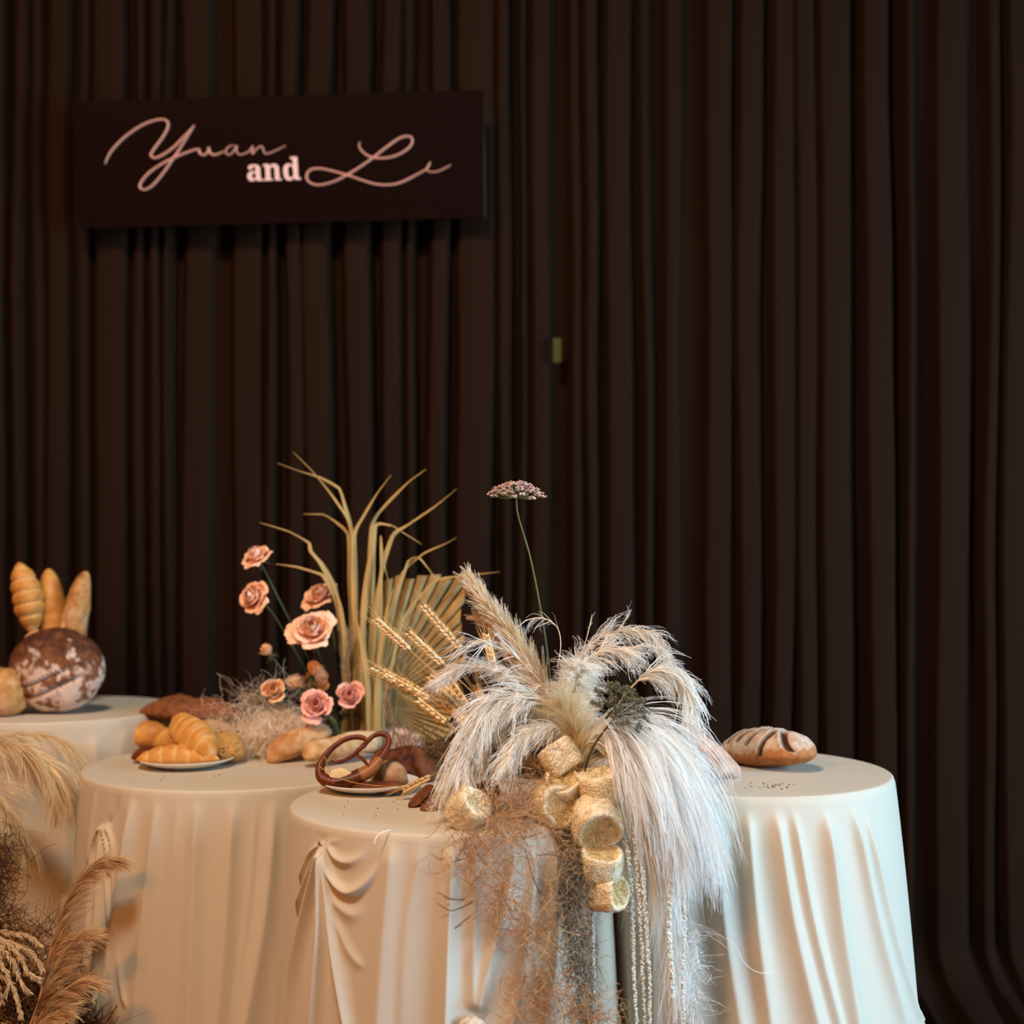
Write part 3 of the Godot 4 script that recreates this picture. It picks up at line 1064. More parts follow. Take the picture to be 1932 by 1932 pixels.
	bread("flat_loaf", "pinkish tan loaf lying farthest back between the palm leaf and the pretzel", "bread", {"len": 0.23, "wid": 0.09, "hgt": 0.062, "look": "pinkish", "seed": 20, "lumps": 0.006}, P(716, 1420, 3.04), aim(Vector3(1, -0.02, 0.08)))
	# --- front table
	y = TC[3]
	pc = P(697, 1485, 2.56)
	pc.y = y
	plate("white plate with the pretzel on the front table", pc, 0.101)
	pretzel()
	bread("round_roll", "round tan roll beside the pretzel on its plate", "bread", {"len": 0.076, "wid": 0.07, "hgt": 0.052, "look": "roll", "seed": 22, "lumps": 0.002, "pow": 2.2}, P(734, 1484, 2.58), aim(Vector3(1, 0, 0.1)))
	bread("small_rye_roll", "flat dark roll low on the pretzel plate under the round one", "bread", {"len": 0.12, "wid": 0.055, "hgt": 0.024, "look": "rye", "seed": 27, "lumps": 0.002}, P(716, 1496, 2.51), aim(Vector3(1, 0, 0)))
	bread("rye_loaf", "dark cracked rye loaf behind the pretzel plate", "bread", {"len": 0.16, "wid": 0.09, "hgt": 0.078, "look": "rye", "seed": 24, "lumps": 0.013, "cuts": [[0.2, 0.35, 0.5, 2.4, 0.006, 0.03], [0.5, 0.62, 0.5, 2.4, 0.006, 0.03]]}, P(762, 1479, 2.68), aim(Vector3(1, -0.08, 0.16)))
	slice("dark rye slice leaning nearest the pretzel plate", P(796, 1507, 2.40), P(818, 1482, 2.42) - P(771, 1528, 2.36), 0.072, 0.023, 0.019, 1)
	slice("dark nut bread slice half hidden under the drooping white plume", P(820, 1518, 2.36), P(842, 1496, 2.37) - P(797, 1538, 2.33), 0.06, 0.032, 0.016, 2)
	slice("dark bread slice behind the white loofah piece on the front table", P(908, 1500, 2.3), Vector3(1, 0.5, 0), 0.07, 0.05, 0.014, 3)
	# --- right table
	y = TD[3]
	bread("scored_loaf", "long floury loaf with dark slashes on the right table", "bread", {"len": 0.24, "wid": 0.12, "hgt": 0.076, "pow": 2.9, "look": "scored", "seed": 25, "lumps": 0.006, "nu": 190, "na": 110,
		"cuts": [[0.06, 0.20, 0.5, 2.6, 0.008, 0.012], [0.20, 0.34, 0.5, 2.6, 0.010, 0.013], [0.33, 0.47, 0.5, 2.6, 0.010, 0.013], [0.45, 0.60, 0.35, 2.6, 0.012, 0.014], [0.64, 0.70, -0.25, 2.2, 0.013, 0.018], [0.92, 0.74, 0.2, 1.5, 0.009, 0.03]]},
		Vector3(P(1450, 1440, 2.66).x, y, -2.66), aim(P(1540, 1440, 2.57) - P(1350, 1440, 2.80)))
	bread("flat_bread", "pinkish crusty bread lying flat on the right table next to the white plumes", "bread", {"len": 0.155, "wid": 0.08, "hgt": 0.05, "pow": 2.8, "look": "pinkish", "seed": 26, "lumps": 0.007}, Vector3(P(1318, 1470, 2.53).x, y, -2.53), aim(Vector3(1, -0.0, 0.1)))
	bread("tilted_bread", "pinkish crusty bread leaning on the flat one on the right table", "bread", {"len": 0.16, "wid": 0.07, "hgt": 0.052, "pow": 3.0, "look": "pinkish", "seed": 29, "lumps": 0.006}, P(1330, 1446, 2.58), aim(P(1392, 1454, 2.55) - P(1290, 1372, 2.62), Vector3(0.5, 1, 0.3)))


func slice(label: String, at: Vector3, along: Vector3, ln: float, hg: float, th: float, sd: int) -> void:
	var o := thing("bread_slice", label, "bread", at, "dark bread slices")
	o.basis = aim(along, Vector3(-0.2, 0.75, 0.66))
	var p := PackedVector3Array()
	var cs := PackedColorArray()
	var nz := noise(60.0, 3, sd)
	var prof := [[0.0, 0.5], [0.93, 0.5], [1.0, 0.36], [1.0, -0.36], [0.93, -0.5], [0.0, -0.5]]
	for q in prof:
		for k in 49:
			var a := TAU * k / 48.0
			var s := Vector2(signf(cos(a)) * pow(absf(cos(a)), 0.55), signf(sin(a)) * pow(absf(sin(a)), 0.6))
			var v := Vector3(s.x * ln * 0.5 * q[0], q[1] * th, s.y * hg * 0.5 * q[0])
			v.y += nz.get_noise_3dv(v) * 0.0012
			p.append(v)
			cs.append(lin(122, 70, 40).lerp(lin(84, 46, 26), clampf(0.5 + nz.get_noise_3dv(v * 1.7) * 1.4, 0, 1)) if q[0] < 0.95 else lin(88, 48, 26))
	var g := Geo.new()
	g.grid(p, cs, prof.size(), 49, false)
	part("crumb", g.mesh(), M.crumb, o)
	var q := Geo.new()
	rng.seed = sd
	for i in (0 if sd == 1 else 14):
		q.blob(Vector3(rng.randf_range(-0.4, 0.4) * ln, th * 0.5, rng.randf_range(-0.35, 0.35) * hg), Vector3(0.004, 0, 0.001), Vector3(0, 0.001, 0), Vector3(-0.001, 0, 0.0025), lin(214, 170, 120) * rng.randf_range(0.7, 1.1), 3, 6)
	if sd > 1:
		part("nuts", q.mesh(), M.crumb, o, "stuff")


func pretzel() -> void:
	# one rope of dough: points in pixels of the photograph seen on a plane that leans back from the plate
	var zx := [335, 410, 490, 545, 590, 640, 684, 740, 810, 868, 882, 852, 790, 715, 600, 480, 350, 258, 222, 236, 290, 370, 460, 560, 636, 668, 648, 606, 578, 580, 622, 688]
	var zy := [452, 462, 428, 394, 352, 300, 258, 208, 190, 215, 270, 345, 440, 528, 596, 640, 655, 622, 560, 470, 382, 304, 246, 222, 232, 264, 308, 330, 356, 392, 425, 498]
	var rr := [11, 15, 18, 19, 19, 19, 20, 22, 25, 27, 28, 32, 42, 54, 64, 66, 62, 50, 38, 32, 27, 24, 24, 24, 23, 21, 20, 20, 19, 19, 19, 16]
	var o := thing("pretzel", "large glossy brown pretzel leaning on the plate", "pretzel", P(668, 1440, 2.55))
	var k := PackedVector3Array()
	for i in zx.size():
		var py: float = 1347.0 + zy[i] / 5.084
		var z := 2.50 + (1490.0 - py) / 105.0 * 0.07
		if i in [3, 4, 5]:
			z += 0.006
		if i in [26, 27, 28]:
			z -= 0.006
		if i < 2 or i > 30:
			z -= 0.012
		k.append(P(560.0 + zx[i] / 5.084, py, z) - o.position)
	var fine := cr(k, 7)
	var rad := PackedFloat32Array()
	var cs := PackedColorArray()
	var nz := noise(30.0, 2, 4)
	for i in fine.size():
		var t := float(i) / 7.0
		var a := int(t)
		var b := mini(a + 1, rr.size() - 1)
		var e := minf(1.0, minf(i, fine.size() - 1 - i) / 3.0)
		var r: float = lerpf(rr[a], rr[b], t - a) / 5.084 / FPX * 2.52 * (1.14 if rr[a] < 36 else 1.32) * (0.98 + 0.05 * nz.get_noise_1d(i * 0.02)) * sqrt(maxf(0.02, e))
		rad.append(r)
		var col := lin(120, 58, 26).lerp(lin(92, 42, 18), clampf(0.5 + nz.get_noise_1d(i * 0.03), 0, 1))
		if a >= 12 and a <= 13:
			col = col.lerp(lin(200, 140, 80), 0.5)
		cs.append(col)
	var g := Geo.new()
	g.tube_r(fine, rad, 18, cs, 0.85, Vector3(0, 0.3, 1))
	g.blob(fine[0], Vector3(0.003, 0, 0), Vector3(0, 0.003, 0), Vector3(0, 0, 0.003), cs[0], 6, 8)
	g.blob(fine[fine.size() - 1], Vector3(0.0035, 0, 0), Vector3(0, 0.0035, 0), Vector3(0, 0, 0.0035), cs[0], 6, 8)
	part("dough", g.mesh(), M.glazed, o)
	# pale label chip tied on with straw
	var l := thing("name_chip", "small cream chip of card tied with straw to the pretzel", "label", P(640, 1457, 2.475))
	g = Geo.new()
	var zz := [302, 562, 345, 520, 420, 500, 462, 512, 526, 550, 470, 580, 395, 602, 325, 592]
	var p := PackedVector3Array()
	for e in 3:
		for i in 9:
			var j := i % 8
			var q := P(560 + zz[2 * j] / 5.084, 1350 + zz[2 * j + 1] / 5.084, 2.475 + (0.0 if e < 2 else 0.0018)) - l.position
			p.append(q if e != 0 else P(640, 1457, 2.4745) - l.position)
	g.grid(p, PackedColorArray(), 3, 9, true)
	var m := plain_mat("card", Color(0.93, 0.85, 0.68), 0.7)
	part("card", g.mesh(), m, l)
	g = Geo.new()
	for s in [[[602, 1440, 2.50], [612, 1428, 2.49], [618, 1445, 2.485], [622, 1457, 2.475]], [[604, 1447, 2.49], [615, 1455, 2.48], [624, 1460, 2.474]], [[640, 1468, 2.473], [670, 1477, 2.47], [720, 1483, 2.468], [764, 1484, 2.47]], [[596, 1410, 2.5], [600, 1396, 2.51], [612, 1394, 2.52]]]:
		g.tube(shift(curve(s), l.position), 0.0007, 0.0005, 5, lin(214, 172, 104), lin(190, 140, 80))
	part("straw", g.mesh(), M.straw, l)


# ------------------------------------------------------------------ dried plants
func strand(at: Vector3, d: Vector3, ln: float, segs: int, grav: float, curl: float) -> PackedVector3Array:
	var p := PackedVector3Array()
	p.append(at)
	var st := ln / segs
	var w := rv() * curl
	for i in segs:
		d = (d + Vector3(0, -grav / segs, 0) + w / segs + rv() * curl * 0.35).normalized()
		if i % 3 == 2:
			w = rv() * curl
		at += d * st
		p.append(at)
	return p


# fronds along a spine: locks of strands that start at the spine, bend outwards and hang
# o: locks, kids, len [base, tip], t0, out, fwd, grav, curl, rad, col, tip, spread, segs, bias, fuzz
func plume_mesh(g: Geo, spine: PackedVector3Array, o: Dictionary) -> void:
	var locks: int = o.locks
	var kids: int = o.kids
	var segs: int = o.get("segs", 8)
	var col: Color = o.col
	var tipc: Color = o.get("tip", col)
	var bias: Vector3 = o.get("bias", Vector3.ZERO)
	var rad: float = o.get("rad", 0.0006)
	var spread: float = o.get("spread", 0.006)
	var fuzz: int = o.get("fuzz", 0)
	var l0: float = o.len[0]
	var l1: float = o.len[1]
	var t0: float = o.get("t0", 0.05)
	for i in locks:
		var t := lerpf(t0, 1.0, (i + rng.randf()) / locks)
		var base := at_t(spine, t)
		var tg := tan_t(spine, t)
		var side := rv()
		side = (side - tg * side.dot(tg)).normalized()
		var d: Vector3 = (tg * o.fwd + side * o.out + bias).normalized()
		var ln: float = lerpf(l0, l1, t) * rng.randf_range(0.65, 1.15)
		var gd := strand(base, d, ln, segs, o.grav, o.curl)
		var shade := rng.randf_range(0.86, 1.08)
		for k in kids:
			var off := rv() * spread
			var p := PackedVector3Array()
			var cut := segs + 1 - (rng.randi() % 3 if k > 0 else 0)
			var ph := rng.randf() * TAU
			var wv := spread * 0.35
			for s in cut:
				var f := float(s) / segs
				p.append(gd[s] + off * (0.25 + 1.5 * f * (1.15 - f)) + Vector3(sin(ph + f * 9.0), sin(ph * 2.0 + f * 7.0), cos(ph + f * 8.0)) * wv * f)
			var c := col * shade * rng.randf_range(0.92, 1.06)
			g.tube(p, rad * rng.randf_range(0.8, 1.25), rad * 0.35, 2, c, tipc * shade)
			for q in fuzz:
				var s := 1 + rng.randi() % (cut - 2)
				var dd := ((p[s + 1] - p[s]).normalized() + rv() * 0.8).normalized()
				g.tube(strand(p[s], dd, rng.randf_range(0.006, 0.014), 3, 0.2, 0.2), rad * 0.6, rad * 0.3, 2, c, tipc * shade)


func plume(called: String, label: String, spine: Array, o: Dictionary, stem_col: Color, cat := "dried grass", mat := "fibre", group := "") -> Node3D:
	var s := curve(spine, 5)
	var n := thing(called, label, cat, s[0], group)
	var g := Geo.new()
	plume_mesh(g, shift(s, s[0]), o)
	part("fronds", g.mesh(), M[mat], n, "stuff")
	if o.get("stem", 0.0022) > 0.0:
		g = Geo.new()
		g.tube(shift(s, s[0]), o.get("stem", 0.0022), 0.0008, 6, stem_col, stem_col)
		part("stem", g.mesh(), M.straw, n)
	return n


func plumes() -> void:
	rng.seed = 101
	var cream := lin(250, 241, 224)
	var white := lin(254, 250, 242)
	var warm := lin(248, 228, 200)
	var st := lin(200, 164, 110)
	# upright tan reed plume
	plume("reed_plume", "tan upright reed plume leaning left behind the white plumes", [[1040, 1320, 2.46], [1005, 1262, 2.46], [965, 1200, 2.46], [925, 1146, 2.45], [891, 1100, 2.45]],
		{"locks": 520, "kids": 8, "len": [0.082, 0.040], "out": 0.42, "fwd": 1.0, "grav": 0.05, "curl": 0.2, "rad": 0.0007, "col": lin(236, 204, 156), "tip": lin(254, 238, 208), "spread": 0.004, "segs": 4}, st)
	plume("reed_plume", "small tan side plume left of the upright reed plume", [[1000, 1290, 2.48], [955, 1226, 2.48], [930, 1190, 2.48], [906, 1169, 2.48]],
		{"locks": 170, "kids": 7, "len": [0.060, 0.030], "out": 0.38, "fwd": 1.0, "grav": 0.05, "curl": 0.2, "rad": 0.0005, "col": lin(226, 186, 140), "tip": lin(248, 222, 190), "spread": 0.003, "segs": 4}, st)
	# left drooping white plume
	plume("pampas_plume", "white stringy plume drooping left over the dark bread slices", [[1060, 1352, 2.33], [1000, 1318, 2.31], [945, 1318, 2.29], [912, 1352, 2.27], [886, 1402, 2.26], [870, 1450, 2.25]],
		{"locks": 330, "kids": 4, "len": [0.12, 0.13], "t0": 0.1, "out": 0.44, "fwd": 0.8, "grav": 1.3, "curl": 0.48, "rad": 0.0009, "col": cream, "tip": white, "spread": 0.006, "segs": 12, "bias": Vector3(-0.04, 0, 0.12), "fuzz": 2}, st)
	plume("pampas_plume", "white stringy plume hanging at the middle over the brown fibre", [[1070, 1380, 2.30], [1025, 1372, 2.27], [985, 1392, 2.25], [966, 1425, 2.24]],
		{"locks": 130, "kids": 5, "len": [0.075, 0.08], "t0": 0.1, "out": 0.5, "fwd": 0.7, "grav": 1.1, "curl": 0.42, "rad": 0.0008, "col": cream, "tip": white, "spread": 0.006, "segs": 8, "bias": Vector3(-0.25, 0, 0.15), "fuzz": 1}, st)
	plume("pampas_plume", "broad cream plume filling the gap between the left drooping plumes", [[1070, 1400, 2.37], [1030, 1352, 2.36], [985, 1338, 2.35], [945, 1350, 2.34], [915, 1380, 2.33]],
		{"locks": 190, "kids": 6, "len": [0.075, 0.07], "t0": 0.1, "out": 0.6, "fwd": 0.8, "grav": 0.8, "curl": 0.4, "rad": 0.0008, "col": cream, "tip": white, "spread": 0.006, "segs": 8, "fuzz": 1}, st)
	plume("pampas_plume", "beige soft plume low behind the left drooping plume", [[1030, 1440, 2.36], [980, 1430, 2.35], [935, 1436, 2.34], [886, 1450, 2.33]],
		{"locks": 90, "kids": 9, "len": [0.05, 0.045], "out": 0.5, "fwd": 0.9, "grav": 0.4, "curl": 0.3, "rad": 0.0005, "col": lin(206, 168, 118), "tip": lin(232, 202, 158), "spread": 0.005, "segs": 6}, st)
	plume("pampas_plume", "soft cream plume pointing left over the wheat ears", [[1070, 1340, 2.38], [1000, 1290, 2.36], [935, 1262, 2.35], [870, 1262, 2.34], [836, 1282, 2.33]],
		{"locks": 120, "kids": 9, "len": [0.055, 0.05], "out": 0.42, "fwd": 1.0, "grav": 0.35, "curl": 0.3, "rad": 0.0005, "col": warm, "tip": white, "spread": 0.006, "segs": 6, "fuzz": 1}, st)
	plume("wild_grass", "thin wiry white grass curling loosely at the upper left of the plumes", [[1030, 1300, 2.36], [985, 1250, 2.35], [935, 1218, 2.34], [890, 1210, 2.33]],
		{"locks": 26, "kids": 3, "len": [0.12, 0.10], "out": 0.55, "fwd": 1.0, "grav": 1.3, "curl": 0.9, "rad": 0.0009, "col": white, "tip": white, "spread": 0.008, "segs": 12}, st)
	plume("wild_grass", "wispy curled white sprig at the tall flower stem", [[1052, 1260, 2.42], [1058, 1215, 2.42], [1050, 1182, 2.42], [1024, 1166, 2.42], [1000, 1168, 2.42]],
		{"locks": 14, "kids": 2, "len": [0.03, 0.045], "t0": 0.45, "out": 0.6, "fwd": 0.7, "grav": 0.8, "curl": 0.7, "rad": 0.0005, "col": warm, "tip": white, "spread": 0.003, "segs": 8, "stem": 0.0008}, warm)
	# upper right arches
	plume("pampas_plume", "airy white plume arching along the top of the white plumes", [[1070, 1330, 2.44], [1085, 1262, 2.44], [1125, 1208, 2.44], [1180, 1188, 2.44], [1228, 1196, 2.44], [1252, 1226, 2.44]],
		{"locks": 150, "kids": 3, "len": [0.068, 0.07], "t0": 0.2, "out": 0.45, "fwd": 0.9, "grav": 1.2, "curl": 0.75, "rad": 0.0008, "col": warm, "tip": white, "spread": 0.006, "segs": 8, "bias": Vector3(0, -0.15, 0), "fuzz": 1}, st)
	plume("pampas_plume", "airy white plume spraying from the middle to the upper right", [[1060, 1350, 2.42], [1080, 1285, 2.42], [1110, 1245, 2.41], [1150, 1225, 2.41], [1190, 1228, 2.41]],
		{"locks": 130, "kids": 3, "len": [0.06, 0.07], "t0": 0.2, "out": 0.6, "fwd": 0.9, "grav": 1.1, "curl": 0.75, "rad": 0.0008, "col": warm, "tip": white, "spread": 0.006, "segs": 8, "fuzz": 1}, st)
	plume("wild_grass", "two thin upright white twigs above the arching plume", [[1096, 1240, 2.44], [1108, 1200, 2.44], [1116, 1165, 2.44]],
		{"locks": 9, "kids": 2, "len": [0.012, 0.012], "t0": 0.5, "out": 0.5, "fwd": 1.0, "grav": 0.1, "curl": 0.3, "rad": 0.0005, "col": warm, "tip": white, "spread": 0.001, "segs": 4, "stem": 0.0008}, warm)
	plume("wild_grass", "thin white twig rising right of the middle above the arching plume", [[1150, 1210, 2.44], [1172, 1182, 2.44], [1188, 1156, 2.44]],
		{"locks": 8, "kids": 2, "len": [0.012, 0.012], "t0": 0.6, "out": 0.5, "fwd": 1.0, "grav": 0.1, "curl": 0.3, "rad": 0.0005, "col": white, "tip": white, "spread": 0.001, "segs": 4, "stem": 0.0008}, warm)
	plume("pampas_plume", "dense white plume bending down at the right end before the crusty breads", [[1130, 1390, 2.40], [1180, 1310, 2.40], [1226, 1268, 2.40], [1268, 1266, 2.40], [1294, 1298, 2.39], [1302, 1340, 2.39]],
		{"locks": 150, "kids": 5, "len": [0.095, 0.085], "t0": 0.3, "out": 0.36, "fwd": 0.7, "grav": 1.6, "curl": 0.5, "rad": 0.0009, "col": cream, "tip": white, "spread": 0.006, "segs": 9, "bias": Vector3(0.1, -0.1, 0), "fuzz": 1}, st)
	# fluffy heart
	plume("pampas_plume", "fluffy white plume in the heart of the bouquet", [[1070, 1440, 2.36], [1076, 1370, 2.36], [1084, 1305, 2.36], [1096, 1256, 2.36]],
		{"locks": 340, "kids": 8, "len": [0.07, 0.055], "t0": 0.15, "out": 0.9, "fwd": 0.5, "grav": 0.7, "curl": 0.4, "rad": 0.00055, "col": cream, "tip": white, "spread": 0.006, "segs": 6, "fuzz": 1}, st)
	plume("pampas_plume", "yellowish soft plume low in the heart of the bouquet", [[1090, 1490, 2.30], [1090, 1430, 2.30], [1080, 1370, 2.31], [1060, 1330, 2.32]],
		{"locks": 240, "kids": 7, "len": [0.085, 0.07], "t0": 0.1, "out": 0.8, "fwd": 0.8, "grav": 0.3, "curl": 0.3, "rad": 0.0005, "col": lin(236, 212, 158), "tip": lin(240, 226, 190), "spread": 0.006, "segs": 6}, st)
	# the long mane that hangs between the two tables
	plume("pampas_mane", "great white mane of long silky fibres hanging between the front and the right table", [[1090, 1420, 2.30], [1140, 1378, 2.27], [1190, 1378, 2.25], [1236, 1408, 2.235], [1268, 1462, 2.225]],
		{"locks": 760, "kids": 6, "len": [0.31, 0.24], "t0": 0.1, "out": 0.40, "fwd": 0.7, "grav": 2.5, "curl": 0.30, "rad": 0.0008, "col": white, "tip": white, "spread": 0.009, "segs": 10, "bias": Vector3(0.12, -0.05, 0.05)}, st, "dried grass", "fibre")
	plume("pampas_mane", "thinner tail of loose white fibres below the great mane", [[1180, 1500, 2.235], [1230, 1600, 2.22], [1262, 1700, 2.215], [1285, 1800, 2.21]],
		{"locks": 170, "kids": 6, "len": [0.22, 0.15], "t0": 0.0, "out": 0.25, "fwd": 0.5, "grav": 1.6, "curl": 0.35, "rad": 0.00055, "col": white, "tip": white, "spread": 0.009, "segs": 10, "bias": Vector3(0, -0.4, 0), "stem": 0.0}, st, "dried grass", "fibre")
	plume("wild_grass", "tangle of fine white curls at the foot of the mane", [[1310, 1740, 2.21], [1318, 1810, 2.21], [1310, 1880, 2.21], [1305, 1950, 2.21]],
		{"locks": 80, "kids": 3, "len": [0.06, 0.07], "t0": 0.0, "out": 1.0, "fwd": 0.2, "grav": 0.3, "curl": 1.0, "rad": 0.0004, "col": white, "tip": white, "spread": 0.01, "segs": 9, "stem": 0.0}, st)
	plume("wild_grass", "loose long white hairs sticking out on the right of the mane", [[1240, 1400, 2.24], [1280, 1440, 2.235], [1310, 1500, 2.23]],
		{"locks": 16, "kids": 2, "len": [0.14, 0.13], "t0": 0.0, "out": 0.25, "fwd": 0.9, "grav": 1.5, "curl": 0.25, "rad": 0.0007, "col": white, "tip": white, "spread": 0.006, "segs": 10, "bias": Vector3(0.2, 0, 0.05), "stem": 0.0}, st)
	# far-left arrangement
	var straw := lin(246, 224, 176)
	plume("pampas_plume", "straw-coloured plume drooping in from the left edge, lit on top", [[-110, 1450, 2.72], [-30, 1408, 2.71], [40, 1412, 2.70], [92, 1446, 2.69], [112, 1500, 2.69]],
		{"locks": 200, "kids": 7, "len": [0.14, 0.10], "out": 0.46, "fwd": 0.8, "grav": 1.5, "curl": 0.3, "rad": 0.0007, "col": straw, "tip": lin(236, 214, 170), "spread": 0.008, "segs": 9}, st)
	plume("pampas_plume", "blurred pale plume lying before the far left cloth", [[-90, 1450, 2.86], [10, 1392, 2.85], [90, 1388, 2.84], [140, 1412, 2.83]],
		{"locks": 70, "kids": 5, "len": [0.11, 0.1], "out": 0.35, "fwd": 0.9, "grav": 1.2, "curl": 0.25, "rad": 0.0006, "col": straw, "tip": straw, "spread": 0.008, "segs": 9}, st)
	plume("pampas_plume", "straw-coloured plume hanging lowest at the left edge above the tan reeds", [[-110, 1500, 2.66], [-30, 1490, 2.65], [20, 1530, 2.64], [46, 1590, 2.64]],
		{"locks": 60, "kids": 8, "len": [0.12, 0.1], "out": 0.45, "fwd": 0.7, "grav": 1.5, "curl": 0.4, "rad": 0.0007, "col": lin(214, 180, 124), "tip": straw, "spread": 0.008, "segs": 9}, st)
	var tan_ := lin(206, 162, 104)
	var tipt := lin(238, 206, 152)
	var reed := {"locks": 300, "kids": 7, "len": [0.085, 0.055], "t0": 0.2, "out": 0.3, "fwd": 1.0, "grav": 0.5, "curl": 0.22, "rad": 0.00055, "col": tan_, "tip": tipt, "spread": 0.004, "segs": 6, "bias": Vector3(0.25, -0.1, 0.05), "stem": 0.003}
	plume("reed_plume", "tan reed plume curving up against the left middle cloth, topmost of four", [[50, 2000, 2.47], [76, 1880, 2.47], [106, 1760, 2.47], [136, 1680, 2.47], [176, 1632, 2.46], [205, 1622, 2.46]], reed, tan_, "dried grass", "fibre", "")
	reed.locks = 220
	plume("reed_plume", "tan reed plume second from the top beside the left middle cloth", [[30, 2010, 2.43], [70, 1900, 2.43], [104, 1830, 2.43], [136, 1782, 2.42], [152, 1768, 2.42]], reed, tan_)
	plume("reed_plume", "tan reed plume third from the top beside the left middle cloth", [[16, 2040, 2.40], [56, 1950, 2.40], [96, 1890, 2.40], [138, 1858, 2.39], [158, 1852, 2.39]], reed, tan_)
	plume("reed_plume", "tan reed plume lowest in the bottom left corner", [[-20, 2060, 2.37], [30, 1980, 2.37], [74, 1934, 2.37], [116, 1905, 2.36]], reed, tan_)
	# fuzzy grasses between the roses and the palm leaf
	var fz := {"locks": 110, "kids": 6, "len": [0.035, 0.022], "t0": 0.35, "out": 0.5, "fwd": 1.0, "grav": 0.1, "curl": 0.3, "rad": 0.0006, "col": lin(168, 134, 92), "tip": lin(206, 174, 128), "spread": 0.003, "segs": 4}
	plume("grass_head", "fuzzy brown grass head between the roses and the dry reed leaves", [[668, 1404, 2.97], [662, 1320, 2.96], [654, 1250, 2.95], [660, 1196, 2.95]], fz, lin(150, 120, 76))
	plume("grass_head", "fuzzy brown grass head before the left part of the palm leaf", [[740, 1408, 2.93], [750, 1300, 2.92], [764, 1220, 2.91], [776, 1168, 2.91]], fz, lin(150, 120, 76))
	plume("grass_head", "fuzzy brown grass head low before the palm leaf over the pretzel", [[760, 1410, 2.9], [742, 1372, 2.89], [730, 1330, 2.89], [738, 1290, 2.89]], fz, lin(150, 120, 76))
	fingers()
	mosses()
	loose_straws()


func fingers() -> void:
	rng.seed = 7
	var o := thing("amaranth_plume", "cream knobbly plume with drooping finger-like sprays at the left edge", "dried grass", P(-30, 1750, 2.38))
	var lines := [[[-60, 1760, 2.38], [-10, 1758, 2.37], [30, 1762, 2.36], [56, 1768, 2.36], [74, 1782, 2.36]], [[-60, 1770, 2.37], [0, 1772, 2.36], [46, 1790, 2.35], [70, 1812, 2.35], [78, 1828, 2.35]],
		[[-60, 1765, 2.36], [0, 1775, 2.35], [34, 1800, 2.345], [54, 1835, 2.34], [74, 1848, 2.34]], [[-60, 1770, 2.36], [-10, 1778, 2.35], [22, 1812, 2.34], [38, 1850, 2.335], [54, 1872, 2.335]],
		[[-60, 1775, 2.35], [-16, 1790, 2.34], [0, 1815, 2.335], [16, 1845, 2.33], [10, 1880, 2.33]], [[-60, 1830, 2.35], [-10, 1836, 2.34], [20, 1856, 2.335], [34, 1890, 2.33], [40, 1916, 2.33]], [[-60, 1840, 2.36], [-20, 1830, 2.35], [-8, 1850, 2.34], [4, 1890, 2.34]]]
	for l in lines:
		var k := shift(curve(l, 12), o.position)
		var g := Geo.new()
		plume_mesh(g, k, {"locks": 130, "kids": 7, "len": [0.016, 0.011], "t0": 0.0, "out": 0.55, "fwd": 1.0, "grav": 0.3, "curl": 0.2, "rad": 0.0006, "col": lin(222, 188, 132), "tip": lin(244, 216, 168), "spread": 0.002, "segs": 4})
		part("spray", g.mesh(), M.fibre, o)


func tangle(g: Geo, count: int, path: PackedVector3Array, wide: float, ln: Vector2, rad: float, col: Color, col2: Color, curl: float, hang := 0.3, thin_end := 0.5) -> void:
	for i in count:
		var t := rng.randf()
		var w := wide * lerpf(1.0, thin_end, t)
		var o := at_t(path, t) + Vector3(rng.randfn(0, 0.5) * w, rng.randfn(0, 0.25) * w, absf(rng.randfn(0, 0.22)) * w)
		var d := (rv() + Vector3(0, -hang, 0) - Vector3(0, 0, 0.3) * rng.randf()).normalized()
		var axis := rv().normalized()
		var l := rng.randf_range(ln.x, ln.y)
		var n := 8
		var p := PackedVector3Array([o])
		var turn := rng.randf_range(0.2, 1.0) * curl
		for s in n:
			d = d.rotated(axis, turn / n)
			axis = (axis + rv() * 0.25).normalized()
			o += d * l / n
			p.append(o)
		var c := col.lerp(col2, rng.randf())
		g.tube(p, rad * rng.randf_range(0.8, 1.6), rad * 0.7, 2, c, c)


func loose_straws() -> void:
	for q in [["plant_fibre", "single white hair curling over the front edge of the pretzel table", [[736, 1566, 2.16], [722, 1570, 2.14], [711, 1578, 2.135], [706, 1592, 2.13]], 0.0008, lin(250, 240, 222)],
			["straw", "thin straw lying slantwise over the white mane right of the loofah pieces", [[1168, 1474, 2.20], [1198, 1494, 2.19], [1230, 1516, 2.185]], 0.0008, lin(214, 178, 110)],
			["plant_fibre", "long white hair waving over the right table's cloth", [[1372, 1770, 2.24], [1388, 1786, 2.235], [1404, 1816, 2.23], [1428, 1834, 2.23], [1456, 1836, 2.235]], 0.0007, lin(250, 244, 230)]]:
		var k := curve(q[2], 6)
		var o := thing(q[0], q[1], "plant fibre", k[0])
		var g := Geo.new()
		g.tube(shift(k, k[0]), q[3], q[3] * 0.6, 6, q[4], q[4])
		part("strand", g.mesh(), M.straw, o)


